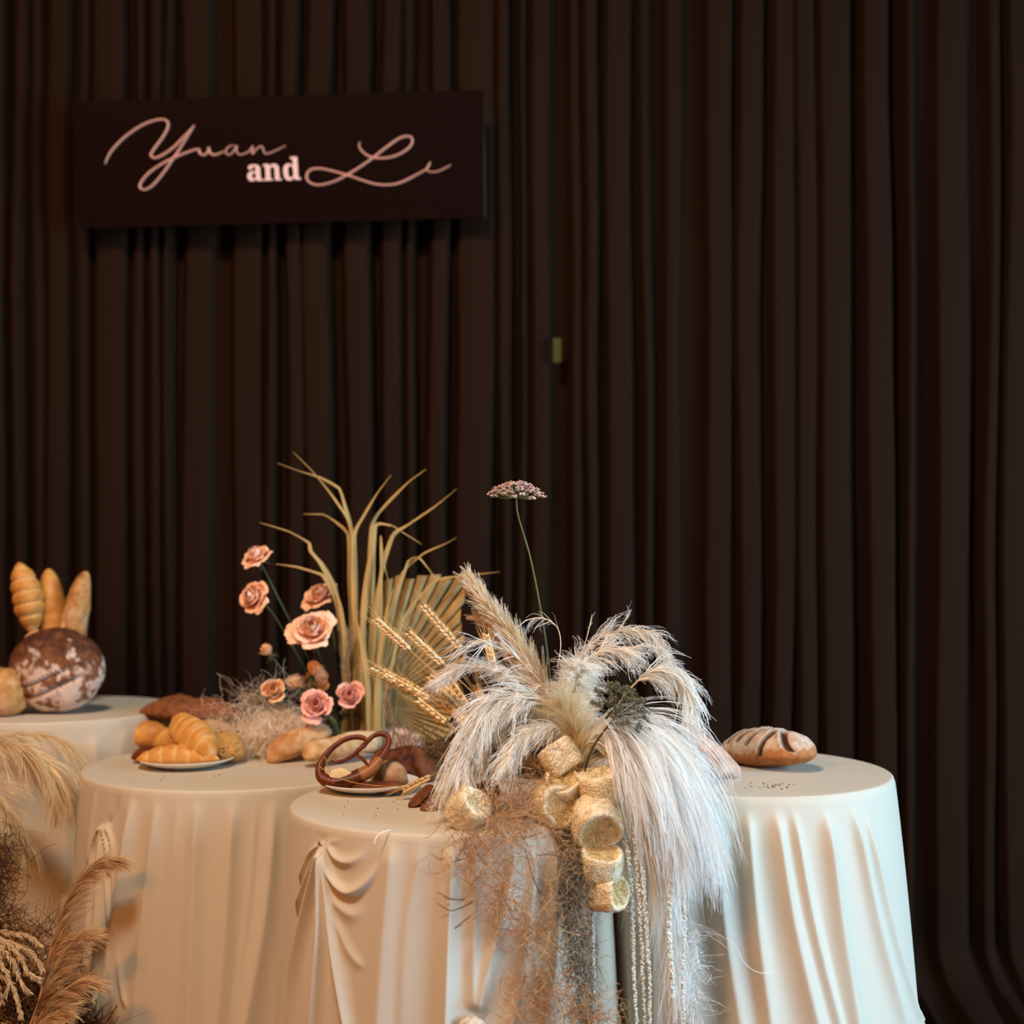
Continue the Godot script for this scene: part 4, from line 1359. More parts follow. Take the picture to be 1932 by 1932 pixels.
func mosses() -> void:
	rng.seed = 55
	var b1 := lin(228, 182, 122)
	var b2 := lin(164, 108, 60)
	var o := thing("coconut_fibre", "brown coconut fibre matted under the white plumes and hanging over the front cloth", "dried fibre", P(950, 1500, 2.2))
	var g := Geo.new()
	tangle(g, 620, shift(curve([[1030, 1450, 2.27], [985, 1490, 2.22], [940, 1545, 2.165], [910, 1580, 2.13]], 5), o.position), 0.075, Vector2(0.04, 0.10), 0.0005, b1, b2, 4.0, 0.4, 1.0)
	tangle(g, 420, shift(curve([[905, 1570, 2.13], [912, 1620, 2.12], [940, 1670, 2.115], [975, 1715, 2.11], [1000, 1760, 2.11]], 5), o.position), 0.05, Vector2(0.04, 0.11), 0.0005, b1, b2, 4.5, 0.4, 0.55)
	tangle(g, 160, shift(curve([[1010, 1560, 2.14], [1050, 1600, 2.14], [1010, 1680, 2.12]], 5), o.position), 0.06, Vector2(0.03, 0.08), 0.0004, b1, b2, 5.0, 0.3, 1.0)
	part("fibres", g.mesh(), M.fibre, o, "stuff")
	g = Geo.new()
	var dark := lin(84, 52, 32)
	for s in [[[900, 1718, 2.10], [880, 1734, 2.095], [858, 1752, 2.09]], [[850, 1628, 2.115], [862, 1624, 2.11], [872, 1621, 2.11]], [[1012, 1614, 2.12], [1040, 1612, 2.12], [1060, 1618, 2.12]], [[824, 1682, 2.11], [850, 1696, 2.105], [876, 1697, 2.10]], [[826, 1704, 2.11], [850, 1718, 2.105], [880, 1708, 2.10], [892, 1700, 2.10]], [[990, 1600, 2.13], [1004, 1650, 2.12], [1020, 1690, 2.12]]]:
		g = Geo.new()
		g.tube(shift(curve(s), o.position), 0.0005, 0.0011, 4, dark, dark)
		part("twig", g.mesh(), M.dark_fibre, o)
	o = thing("coconut_fibre", "lower clump of brown coconut fibre before the front cloth, left of the grey moss", "dried fibre", P(1000, 1850, 2.13))
	g = Geo.new()
	tangle(g, 200, shift(curve([[1015, 1740, 2.125], [1022, 1790, 2.12], [1018, 1850, 2.12]], 5), o.position), 0.03, Vector2(0.03, 0.08), 0.00045, b1, b2, 4.0, 0.3, 1.0)
	tangle(g, 420, shift(curve([[1015, 1850, 2.12], [1010, 1890, 2.12], [1015, 1960, 2.12]], 5), o.position), 0.055, Vector2(0.03, 0.08), 0.00045, b1, b2, 4.5, 0.2, 1.3)
	tangle(g, 160, shift(curve([[1060, 1885, 2.12], [1100, 1900, 2.12], [1150, 1915, 2.12]], 5), o.position), 0.045, Vector2(0.03, 0.07), 0.00045, b1, b2, 4.0, 0.2, 1.0)
	part("fibres", g.mesh(), M.fibre, o, "stuff")
	o = thing("grey_moss", "long grey-brown rope of curly moss hanging beside the loofah pieces", "dried moss", P(1082, 1606, 2.2))
	g = Geo.new()
	tangle(g, 1700, shift(curve([[1084, 1606, 2.18], [1078, 1680, 2.165], [1084, 1760, 2.16], [1096, 1840, 2.15], [1108, 1940, 2.14]], 6), o.position), 0.021, Vector2(0.02, 0.05), 0.00055, lin(168, 148, 120), lin(88, 74, 58), 5.0, 0.9, 1.25)
	part("strands", g.mesh(), M.dark_fibre, o, "stuff")
	o = thing("dark_moss", "dark brown moss bundle half out of the picture at the left edge", "dried moss", P(-20, 1640, 2.6))
	g = Geo.new()
	tangle(g, 1100, shift(curve([[-30, 1580, 2.6], [-14, 1640, 2.59], [-30, 1710, 2.58]], 5), o.position), 0.055, Vector2(0.03, 0.08), 0.0006, lin(96, 66, 40), lin(50, 34, 22), 4.0, 0.3, 1.0)
	part("strands", g.mesh(), M.dark_fibre, o, "stuff")
	o = thing("dark_fern", "dark brown dried foliage filling the bottom left corner behind the tan reeds", "dried foliage", P(30, 1930, 2.55))
	g = Geo.new()
	tangle(g, 1500, shift(curve([[-40, 1850, 2.56], [20, 1880, 2.55], [80, 1900, 2.54], [130, 1950, 2.50]], 5), o.position), 0.085, Vector2(0.04, 0.10), 0.0011, lin(104, 70, 38), lin(52, 32, 18), 1.6, -0.1, 0.8)
	tangle(g, 500, shift(curve([[-40, 1740, 2.62], [40, 1760, 2.61], [110, 1800, 2.6]], 5), o.position), 0.08, Vector2(0.04, 0.10), 0.0008, lin(134, 92, 50), lin(78, 50, 26), 1.6, 0.2, 1.0)
	part("fronds", g.mesh(), M.dark_fibre, o, "stuff")
	# white fluff by the roses
	o = thing("fluff", "ball of pale wispy fibre on the left middle table under the roses", "dried fibre", P(510, 1370, 2.95))
	g = Geo.new()
	tangle(g, 2800, shift(curve([[478, 1400, 2.93], [520, 1372, 2.95], [552, 1384, 2.94]], 5), o.position), 0.062, Vector2(0.03, 0.07), 0.0006, lin(255, 246, 230), lin(250, 232, 206), 3.5, 0.0, 1.0)
	tangle(g, 200, shift(curve([[470, 1330, 2.96], [500, 1320, 2.96]], 4), o.position), 0.07, Vector2(0.04, 0.09), 0.00035, lin(252, 238, 214), lin(236, 214, 184), 3.0, -0.2, 1.0)
	tangle(g, 260, shift(curve([[400, 1372, 2.96], [450, 1376, 2.95]], 4), o.position), 0.05, Vector2(0.04, 0.08), 0.00035, lin(252, 238, 214), lin(236, 214, 184), 3.0, 0.0, 1.0)
	part("fibres", g.mesh(), M.fibre, o, "stuff")
	# grassy brown tufts at the palm foot
	o = thing("brown_tuft", "brown dry grass tuft at the foot of the palm leaf behind the rye loaf", "dried grass", P(800, 1400, 2.72))
	g = Geo.new()
	tangle(g, 500, shift(curve([[780, 1440, 2.74], [800, 1405, 2.74], [850, 1425, 2.7]], 5), o.position), 0.06, Vector2(0.03, 0.07), 0.0005, lin(140, 106, 66), lin(90, 64, 38), 2.0, -0.2, 1.0)
	part("fibres", g.mesh(), M.dark_fibre, o, "stuff")
	# hanging cream amaranth cords
	rng.seed = 31
	var spots := [[[1120, 1690, 2.20], [1118, 1780, 2.19], [1120, 1860, 2.185], [1112, 1960, 2.18]], [[1170, 1560, 2.20], [1186, 1620, 2.195], [1194, 1740, 2.19], [1196, 1840, 2.185], [1204, 1960, 2.18]], [[1196, 1560, 2.2], [1206, 1700, 2.19], [1212, 1820, 2.185], [1218, 1960, 2.18]], [[1212, 1640, 2.19], [1220, 1760, 2.185], [1226, 1870, 2.18], [1224, 1960, 2.18]],
		[[1268, 1640, 2.18], [1262, 1740, 2.175], [1266, 1820, 2.17], [1270, 1880, 2.17]], [[1286, 1640, 2.18], [1292, 1740, 2.175], [1288, 1850, 2.17], [1292, 1960, 2.17]]]
	var where := ["under the lowest loofah piece", "starting at the right of the big loofah piece", "second from the left in front of the mane", "third from the left in front of the mane", "short one ending in a drop over the mane", "rightmost over the mane"]
	for i in spots.size():
		var k := curve(spots[i], 26)
		o = thing("hanging_amaranth", "knobbly cream hanging flower cord, " + where[i], "dried flower", k[0])
		g = Geo.new()
		for q in k.size():
			var r := lerpf(0.0036, 0.0026, float(q) / k.size()) * (1.0 if i != 4 else 1.25)
			for e in 4:
				g.blob(k[q] - k[0] + rv() * r * 0.8, Vector3(r * 0.7, 0, 0), Vector3(0, r * 0.75, 0), Vector3(0, 0, r * 0.7), lin(255, 252, 240) * rng.randf_range(0.85, 1.06), 3, 5)
		part("florets", g.mesh(), M.fibre, o)


func loofah(label: String, at: Vector3, axis: Vector3, r: float, ln: float, hollow: bool, sd: int) -> void:
	# a cut piece of loofah gourd: its axis is local y, the cut face with the fibrous core looks along +y
	rng.seed = sd
	var o := thing("loofah_piece", label, "loofah", at, "loofah pieces strung on the front table")
	var y := axis.normalized()
	var x := y.cross(Vector3(0.2, 0.1, 0.97)).normalized()
	o.basis = Basis(x, y, x.cross(y))
	var nz := noise(26.0, 3, sd)
	var nb := noise(150.0, 2, sd)
	var p := PackedVector3Array()
	var cs := PackedColorArray()
	var prof := []
	var h := ln * 0.5
	for q in [[0.0, -h * 0.8], [0.5, -h * 0.86], [0.8, -h * 0.97], [0.9, -h], [0.97, -h * 0.9], [1.0, -h * 0.6], [1.02, -h * 0.2], [1.02, h * 0.2], [1.0, h * 0.6], [0.97, h * 0.88], [0.9, h * 0.98], [0.82, h]]:
		prof.append(q)
	if hollow:
		prof.append_array([[0.74, h * 0.93], [0.66, h * 0.86], [0.5, h * 0.85], [0.3, h * 0.84], [0.0, h * 0.86]])
	else:
		prof.append_array([[0.7, h * 0.99], [0.5, h * 0.93], [0.25, h * 0.9], [0.0, h * 0.9]])
	for i in prof.size():
		for k in 57:
			var a := TAU * k / 56.0
			var wob := 1.0 + 0.05 * cos(3.0 * a + sd) + 0.03 * cos(5.0 * a + sd * 2.0)
			var v := Vector3(prof[i][0] * r * wob * cos(a), prof[i][1], prof[i][0] * r * wob * sin(a))
			var f := nz.get_noise_3dv(v)
			v += v.normalized() * (f * 0.0025 + nb.get_noise_3dv(v) * 0.0008)
			p.append(v)
			var c := lin(250, 238, 206).lerp(lin(236, 214, 168), clampf(0.5 + f * 1.4, 0, 1))
			if i >= 12 and hollow:
				c = lin(234, 206, 150)
			cs.append(c)
	var g := Geo.new()
	g.grid(p, cs, prof.size(), 57, true)
	part("rind", g.mesh(), M.loofah, o)
	g = Geo.new()
	for i in 210:
		var a := rng.randf() * TAU
		var yy := rng.randf_range(-0.85, 0.95) * h
		var q := PackedVector3Array()
		var da := rng.randf_range(-0.12, 0.12)
		var dy := rng.randf_range(-0.003, 0.003)
		for s in 6:
			var rr := r * (1.035 + 0.02 * rng.randf()) * (1.0 + 0.05 * cos(3.0 * a + sd) + 0.03 * cos(5.0 * a + sd * 2.0)) * (1.0 - 0.1 * pow(absf(yy) / h, 6.0))
			q.append(Vector3(rr * cos(a), yy, rr * sin(a)))
			a += da + rng.randf_range(-0.05, 0.05)
			yy = clampf(yy + dy + rng.randf_range(-0.0015, 0.0015), -h, h)
		g.tube(q, 0.0004, 0.0003, 3, lin(240, 222, 184), lin(228, 200, 150))
	for i in 130 if hollow else 80:
		var a := rng.randf() * TAU
		var rr := sqrt(rng.randf()) * r * 0.8
		var q := Vector3(rr * cos(a), h * (0.88 if hollow else 0.95), rr * sin(a))
		g.tube(strand(q, (rv() + Vector3(0, 0.15, 0)).normalized(), rng.randf_range(0.008, 0.02), 5, 0.0, 0.9), 0.0005, 0.0004, 3, lin(224, 190, 128), lin(236, 208, 156))
	part("fibre_net", g.mesh(), M.loofah, o, "stuff")


func loofahs() -> void:
	loofah("cream loofah chunk standing by itself on the front table edge beside the dark bread slices", P(884, 1527, 2.19), Vector3(0.62, 0.62, 0.45), 0.034, 0.05, false, 41)
	loofah("loofah piece topmost, half hidden under the white plumes", P(1057, 1432, 2.26), Vector3(0.55, -0.75, 0.25), 0.034, 0.055, false, 42)
	loofah("loofah piece second from the top, its torn face turned up", P(1062, 1484, 2.235), Vector3(-0.1, 0.75, 0.66), 0.033, 0.04, true, 43)
	loofah("loofah piece lying at the table edge with its open core facing right", P(1046, 1518, 2.225), Vector3(0.45, 0.1, 0.88), 0.038, 0.055, true, 44)
	loofah("smooth loofah piece below the bent stem of the dark flower head", P(1132, 1484, 2.225), Vector3(-0.15, 0.97, 0.15), 0.038, 0.052, false, 45)
	loofah("largest loofah piece, its round honeycombed face to the front", P(1126, 1550, 2.20), Vector3(0.12, -0.5, 0.86), 0.043, 0.06, true, 46)
	loofah("cup-shaped loofah piece under the largest one", P(1135, 1632, 2.185), Vector3(0.05, 0.93, 0.36), 0.037, 0.056, true, 47)
	loofah("lowest loofah piece with a small round hole at its right side", P(1146, 1684, 2.18), Vector3(0.75, 0.15, 0.6), 0.032, 0.054, true, 48)


func wheat() -> void:
	rng.seed = 61
	var lines := [[690, 1152, 770, 1224, 960, 1400, 2.44, "topmost on the left with a long bare stem"], [777, 1118, 868, 1222, 985, 1390, 2.48, "highest of the wheat ears, before the palm leaf"], [752, 1176, 834, 1252, 970, 1390, 2.46, "between the two highest wheat ears"],
		[676, 1244, 796, 1304, 950, 1400, 2.40, "leftmost with long fanned awns"], [700, 1262, 806, 1318, 950, 1410, 2.37, "just under the leftmost wheat ear"], [772, 1310, 838, 1362, 950, 1440, 2.34, "lowest of the wheat ears at the left"],
		[796, 1262, 864, 1322, 960, 1400, 2.40, "in the middle of the wheat bunch"], [816, 1290, 876, 1346, 960, 1410, 2.37, "below the middle of the wheat bunch"], [836, 1268, 880, 1330, 960, 1420, 2.42, "innermost in the wheat bunch"],
		[912, 1178, 932, 1262, 985, 1360, 2.45, "standing almost upright beside the tan reed plume"], [826, 1314, 880, 1364, 960, 1430, 2.36, "low inside the wheat bunch"], [893, 1282, 915, 1330, 960, 1420, 2.37, "half covered by the soft cream plume"]]
	for l in lines:
		var tip := P(l[0], l[1], l[6])
		var bot := P(l[2], l[3], l[6])
		var root := P(l[4], l[5], minf(l[6], 2.42))
		wheat_stalk("ear of wheat " + l[7], root, bot, tip)
	wheat_stalk("single ear of wheat lying across the rim of the pretzel plate", P(850, 1452, 2.42), P(808, 1467, 2.44), P(748, 1498, 2.455))


func wheat_stalk(label: String, root: Vector3, bot: Vector3, tip: Vector3) -> void:
	var o := thing("wheat_stalk", label, "wheat", root, "wheat stalks")
	var d := (tip - bot)
	var ln := d.length() * 0.80
	d = d.normalized()
	bot -= root
	var g := Geo.new()
	g.tube(cr(PackedVector3Array([Vector3.ZERO, bot * 0.5 + Vector3(0, 0.004, 0), bot, bot + d * ln * 0.95]), 5), 0.0012, 0.0007, 5, lin(196, 158, 96), lin(210, 172, 108))
	part("stem", g.mesh(), M.straw, o)
	g = Geo.new()
	var aw := Geo.new()
	var side := d.cross(Vector3(0, 0.3, 1).normalized()).normalized().rotated(d, rng.randf_range(-0.7, 0.7))
	var n := 11
	for i in n:
		var t := float(i) / n
		for s in 3:
			var across: float = [1.0, -1.0, 0.0][s]
			var over: float = [0.15, 0.15, -0.9 if i % 2 == 0 else 0.9][s]
			var dir := side * across + d.cross(side) * over
			var k := (d * 1.0 + dir * 0.36).normalized()
			var sz := 0.0080 * (1.0 - 0.45 * absf(t - 0.4))
			var c := bot + d * ln * (t + (0.04 if s == 1 else 0.0)) + dir * 0.0040
			var up := k.cross(d.cross(k)).normalized() if d.cross(k).length() > 0.01 else side
			var w := k.cross(dir).normalized()
			var col := lin(248, 228, 186).lerp(lin(218, 180, 124), rng.randf())
			g.blob(c, k.cross(w) * sz * 0.40, k * sz, w * sz * 0.46, col, 5, 6)
			if s < 2 or i % 2 == 0:
				var e := c + k * sz * 0.9
				var ad := (d + dir * 0.2 + rv() * 0.08).normalized()
				aw.tube(strand(e, ad, rng.randf_range(0.03, 0.055) * (1.0 - 0.2 * t), 4, 0.03, 0.08), 0.00045, 0.0002, 3, lin(214, 176, 112), lin(226, 192, 132))
	part("ear", g.mesh(), M.straw, o)
	part("awns", aw.mesh(), M.straw, o, "stuff")


func umbel(called: String, label: String, stem: Array, head_axis: Vector3, rad: float, dome: float, cols: Array, stem_cols: Array, sd: int, rays := 34, ray_len := 1.0, mat := "petal", low := 0.38) -> void:
	rng.seed = sd
	var k := curve(stem, 6)
	var o := thing(called, label, "dried flower" if "dark" in label else "flower", k[0])
	k = shift(k, k[0])
	var g := Geo.new()
	g.tube(k, 0.0021, 0.0016, 7, stem_cols[0], stem_cols[1])
	part("stem", g.mesh(), M.green, o)
	var top := k[k.size() - 1]
	var y := head_axis.normalized()
	var x := y.cross(Vector3(0.1, 0.2, 0.97)).normalized()
	var b := Basis(x, y, x.cross(y))
	g = Geo.new()
	var f := Geo.new()
	for i in rays:
		var q := sqrt((i + 0.5) / rays)
		var a := i * 2.39996 + rng.randf_range(-0.15, 0.15)
		var e := Vector3(q * rad * cos(a), rad * ray_len * (low + dome * (1.0 - q * q)) * rng.randf_range(0.92, 1.06), q * rad * sin(a))
		var endp := top + b * e
		g.tube(cr(PackedVector3Array([top, top + b * (e * 0.5 + Vector3(0, -rad * 0.06, 0)), endp]), 3), 0.0007, 0.0004, 4, stem_cols[1], stem_cols[1])
		var er := rad * 0.17 * (1.0 if q < 0.8 else 0.85)
		for s in 30:
			var dd := rv().normalized()
			dd.y = absf(dd.y) * 0.8 - 0.25
			var c := endp + b * dd * er * rng.randf_range(0.55, 1.05)
			g.tube(PackedVector3Array([endp - b.y * er * 0.4, c]), 0.00025, 0.0002, 3, stem_cols[1], stem_cols[1])
			var z := rng.randf_range(0.0009, 0.0017)
			f.blob(c, Vector3(z, 0, 0), Vector3(0, z * 0.8, 0), Vector3(0, 0, z), (cols[rng.randi() % cols.size()] as Color) * rng.randf_range(0.8, 1.1), 3, 5)
	part("rays", g.mesh(), M.green, o)
	part("florets", f.mesh(), M[mat], o, "stuff")


func umbels() -> void:
	umbel("lace_flower", "tall pale pink lace flower on a thin green stem rising highest of all", [[1042, 1320, 2.44], [1034, 1240, 2.44], [1020, 1150, 2.44], [1000, 1050, 2.44], [978, 975, 2.44], [974, 938, 2.44]],
		Vector3(0.03, 1, 0.12), 0.054, 0.5, [lin(226, 196, 178), lin(206, 160, 146), lin(236, 214, 198), lin(188, 130, 122)], [lin(74, 84, 52), lin(104, 110, 66)], 71, 46, 1.0, "petal", 0.02)
	umbel("lace_flower", "dark grey-green dried lace flower head nodding on a black bent stem", [[1100, 1470, 2.24], [1107, 1440, 2.235], [1120, 1408, 2.23], [1142, 1376, 2.22], [1164, 1350, 2.215]],
		Vector3(0.42, 0.72, 0.55), 0.057, 0.5, [lin(112, 100, 70), lin(88, 82, 54), lin(136, 120, 88), lin(70, 62, 44)], [lin(44, 38, 30), lin(92, 88, 56)], 72, 44, 0.9, "green")
	# wire loop
	var k := curve([[1134, 1456, 2.235], [1138, 1436, 2.23], [1146, 1416, 2.225], [1155, 1411, 2.225], [1160, 1420, 2.225], [1156, 1434, 2.23], [1144, 1446, 2.235], [1133, 1452, 2.24]], 5)
	var o := thing("plant_tendril", "thin dry green tendril looped over the smooth loofah piece", "dried grass", k[0])
	var g := Geo.new()
	g.tube(shift(k, k[0]), 0.0006, 0.0005, 5, lin(150, 130, 76), lin(150, 130, 76))
	part("loop", g.mesh(), M.straw, o)


# ------------------------------------------------------------------ roses, palm leaf and reed leaves
func petal(open: float, wide: float, size: float, curl: float, sd: int) -> ArrayMesh:
	var nz := noise(3.0, 2, sd)
	var p := PackedVector3Array()
	var cs := PackedColorArray()
	var n := 10
	for i in n + 1:
		var t := float(i) / n
		# the meridian: from the base out and up, the lip rolling back
		var ang := lerpf(1.45, 0.15, pow(t, 0.7)) * open + lerpf(0.35, -0.12, t) * (1.0 - open)
		var lip := smoothstep(0.7, 1.0, t) * curl
		for j in n + 1:
			var s := float(j) / n * 2.0 - 1.0
			var w := wide * pow(sin(PI * minf(0.97, t * 0.62 + 0.16)), 0.8) * (1.0 - 0.25 * pow(t, 6.0))
			var az := s * w
			var r := size * (0.08 + open * (0.95 * sin(minf(t * 1.25, 1.0) * PI * 0.5)) + 0.20 * (1.0 - open) * sin(t * PI * 0.8) + lip * 0.35)
			var hgt := size * (t * (1.15 - 0.62 * open) * (1.0 - 0.18 * s * s * t) - lip * 0.24 + 0.09 * nz.get_noise_2d(s * 1.6, t))
			r += size * 0.07 * nz.get_noise_2d(s * 1.4 + 9.0, t * 1.2) * t
			p.append(Vector3(r * sin(az), hgt, r * cos(az)))
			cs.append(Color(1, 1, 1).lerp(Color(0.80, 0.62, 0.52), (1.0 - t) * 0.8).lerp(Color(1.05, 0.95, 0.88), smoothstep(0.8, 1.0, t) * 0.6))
	var g := Geo.new()
	g.grid(p, cs, n + 1, n + 1, false)
	return g.mesh()


func rose(label: String, at: Vector3, face: Vector3, size: float, foot: Vector3, tint: Color, full: float, petals: Array, n_pet: int, sd: int) -> void:
	rng.seed = sd
	var o := thing("rose", label, "rose", at, "peach roses")
	var y := face.normalized()
	var x := y.cross(Vector3(0.3, 0.2, 0.93)).normalized()
	var b := Basis(x, y, x.cross(y)) * Basis(Vector3.UP, rng.randf() * TAU)
	var key := "petal_%d" % int(tint.h * 1000 + tint.s * 50)
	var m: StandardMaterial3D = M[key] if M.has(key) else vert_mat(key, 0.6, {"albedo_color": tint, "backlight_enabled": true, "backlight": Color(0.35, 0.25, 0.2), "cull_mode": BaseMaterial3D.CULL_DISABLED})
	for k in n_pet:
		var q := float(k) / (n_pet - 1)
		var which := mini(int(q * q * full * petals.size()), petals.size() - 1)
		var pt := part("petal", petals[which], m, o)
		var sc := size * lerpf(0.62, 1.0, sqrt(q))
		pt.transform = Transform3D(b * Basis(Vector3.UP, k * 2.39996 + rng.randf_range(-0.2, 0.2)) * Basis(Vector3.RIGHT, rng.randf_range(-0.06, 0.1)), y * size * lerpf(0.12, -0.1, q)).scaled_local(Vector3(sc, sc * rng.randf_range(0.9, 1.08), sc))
	var g := Geo.new()
	var low := -y * size * 0.35
	g.tube(cr(PackedVector3Array([low + y * size * 0.3, low, low - y * size * 0.5 + (foot - at) * 0.12, (foot - at) * 0.6 + Vector3(0, 0.012, 0), foot - at]), 5), 0.0022, 0.0020, 7, lin(84, 92, 54), lin(60, 68, 40))
	part("stem", g.mesh(), M.green, o)
	g = Geo.new()
	for k in 5:
		var a := TAU * k / 5.0
		var d := b * Vector3(cos(a), -0.35, sin(a))
		var p := PackedVector3Array()
		var wd := b * Vector3(-sin(a), 0, cos(a))
		for i in 5:
			var t := i / 4.0
			var c := -y * size * 0.12 + d * size * 0.75 * t - y * size * 0.25 * t * t
			for s in 3:
				p.append(c + wd * (s - 1) * size * 0.14 * (1.0 - t) + y * absf(s - 1) * size * 0.03)
		g.grid(p, PackedColorArray(range(15).map(func(_i): return lin(96, 100, 60))), 5, 3)
	part("calyx", g.mesh(), M.leaf, o)


func roses() -> void:
	var ps := []
	for i in 9:
		var q := i / 8.0
		ps.append(petal(lerpf(0.05, 1.0, q), lerpf(1.25, 0.72, q), 1.0, lerpf(0.05, 0.75, pow(q, 0.8)), i + 1))
	var foot := P(655, 1405, 3.06)
	var peach := Color(1.0, 0.81, 0.67)
	var pink := Color(1.0, 0.77, 0.69)
	var amber := Color(1.0, 0.8, 0.6)
	var L := [[488, 1056, 3.0, -0.35, 0.75, 0.5, 0.036, peach, 0.95, 24, "highest peach rose on the left, seen from the side on a long stem"], [485, 1130, 2.97, -0.55, 0.35, 0.8, 0.038, peach, 0.95, 26, "ruffled peach rose on the far left under the highest one"],
		[608, 1130, 3.06, -0.3, 0.6, 0.5, 0.040, peach, 1.0, 20, "peach rose partly hidden behind the dry reed leaves"], [591, 1196, 2.95, 0.0, 0.62, 0.75, 0.050, peach, 1.0, 22, "largest peach rose wide open in the middle of the roses"],
		[509, 1233, 2.98, -0.5, 0.75, 0.25, 0.027, amber, 0.35, 14, "half-closed peach rosebud at the left"], [592, 1277, 2.98, 0.35, 0.3, -0.6, 0.035, amber, 0.8, 18, "amber rose turned away above the pink-centred rose"],
		[515, 1305, 2.93, 0.15, 0.45, 0.85, 0.035, amber, 0.6, 20, "amber rose resting on the pale fluff"], [562, 1296, 3.0, -0.2, 0.5, -0.4, 0.033, amber, 0.9, 14, "amber rose seen from behind between the lower roses"],
		[598, 1332, 2.90, 0.0, 0.35, 0.93, 0.038, pink, 0.85, 24, "pink-centred rose lowest in front, facing the viewer"], [660, 1316, 2.95, 0.1, 0.45, 0.85, 0.037, pink, 0.7, 20, "dusky pink rose at the foot of the palm leaf"]]
	for i in L.size():
		var l: Array = L[i]
		rose(l[10], P(l[0], l[1], l[2]), Vector3(l[3], l[4], l[5]), l[6], foot + Vector3(0.006 * (i % 4), 0, 0.006 * (i % 3)), l[7], l[8], ps, l[9], 200 + i)
	# a few rose leaves
	for q in [[640, 1345, 3.0, 680, 1352, "small dark rose leaf beside the dusky pink rose"], [560, 1335, 2.95, 585, 1360, "small green rose leaf between the two lowest roses"], [622, 1350, 2.96, 640, 1390, "dark green leaf under the pink-centred rose"]]:
		var a := P(q[0], q[1], q[2])
		var b := P(q[3], q[4], q[2] - 0.02)
		leaf_blade("rose_leaf", q[5], [a, a.lerp(b, 0.5) + Vector3(0, 0.006, 0.004), b], 0.014, lin(74, 80, 46), lin(104, 104, 62), "leaf")


func leaf_blade(called: String, label: String, pts: Array, wid: float, ca: Color, cb: Color, cat: String, parent: Node3D = null, twist := 0.0) -> void:
	var o := parent
	var at: Vector3 = pts[0]
	if parent == null:
		o = thing(called, label, cat, at)
	else:
		at = parent.position
	var k := cr(PackedVector3Array(pts), 6)
	if parent != null:
		for i in k.size():   # keep the kinks of a dry leaf
			k[i] = k[i].lerp((pts[i / 6] as Vector3).lerp(pts[mini(i / 6 + 1, pts.size() - 1)], float(i % 6) / 6.0), 0.55)
	var g := Geo.new()
	var p := PackedVector3Array()
	var cs := PackedColorArray()
	var m := k.size()
	var th := 0.0004
	var side0 := Vector3(0, 0.35, 1).cross(k[m - 1] - k[0]).normalized()
	for i in m:
		var t := float(i) / (m - 1)
		var dir := (k[mini(i + 1, m - 1)] - k[maxi(i - 1, 0)]).normalized()
		var sd := (side0 - dir * side0.dot(dir)).normalized().rotated(dir, twist * sin(t * 5.0))
		var nn := dir.cross(sd).normalized()
		var w := wid * 0.5 * (pow(sin(PI * clampf(t * 0.86 + 0.14, 0, 1)), 0.7) if parent == null else (1.0 - 0.95 * pow(t, 1.05)) * (1.0 + 0.18 * sin(t * 23.0 + wid * 900.0)) * smoothstep(-0.15, 0.1, t))
		for s in [[-1.0, 0.0], [-0.5, -0.16], [0.0, -0.28], [0.5, -0.16], [1.0, 0.0], [0.5, -0.10], [0.0, -0.22], [-0.5, -0.10], [-1.0, 0.0]]:
			p.append(k[i] + sd * w * s[0] + nn * (w * s[1] + (th if s[1] > -0.25 and absf(s[1]) < 0.23 and s[1] != -0.16 and s[1] != 0.0 else 0.0)) - at)
			cs.append(ca.lerp(cb, t))
	g.grid(p, cs, m, 9, true)
	part("blade", g.mesh(), M.leaf, o)


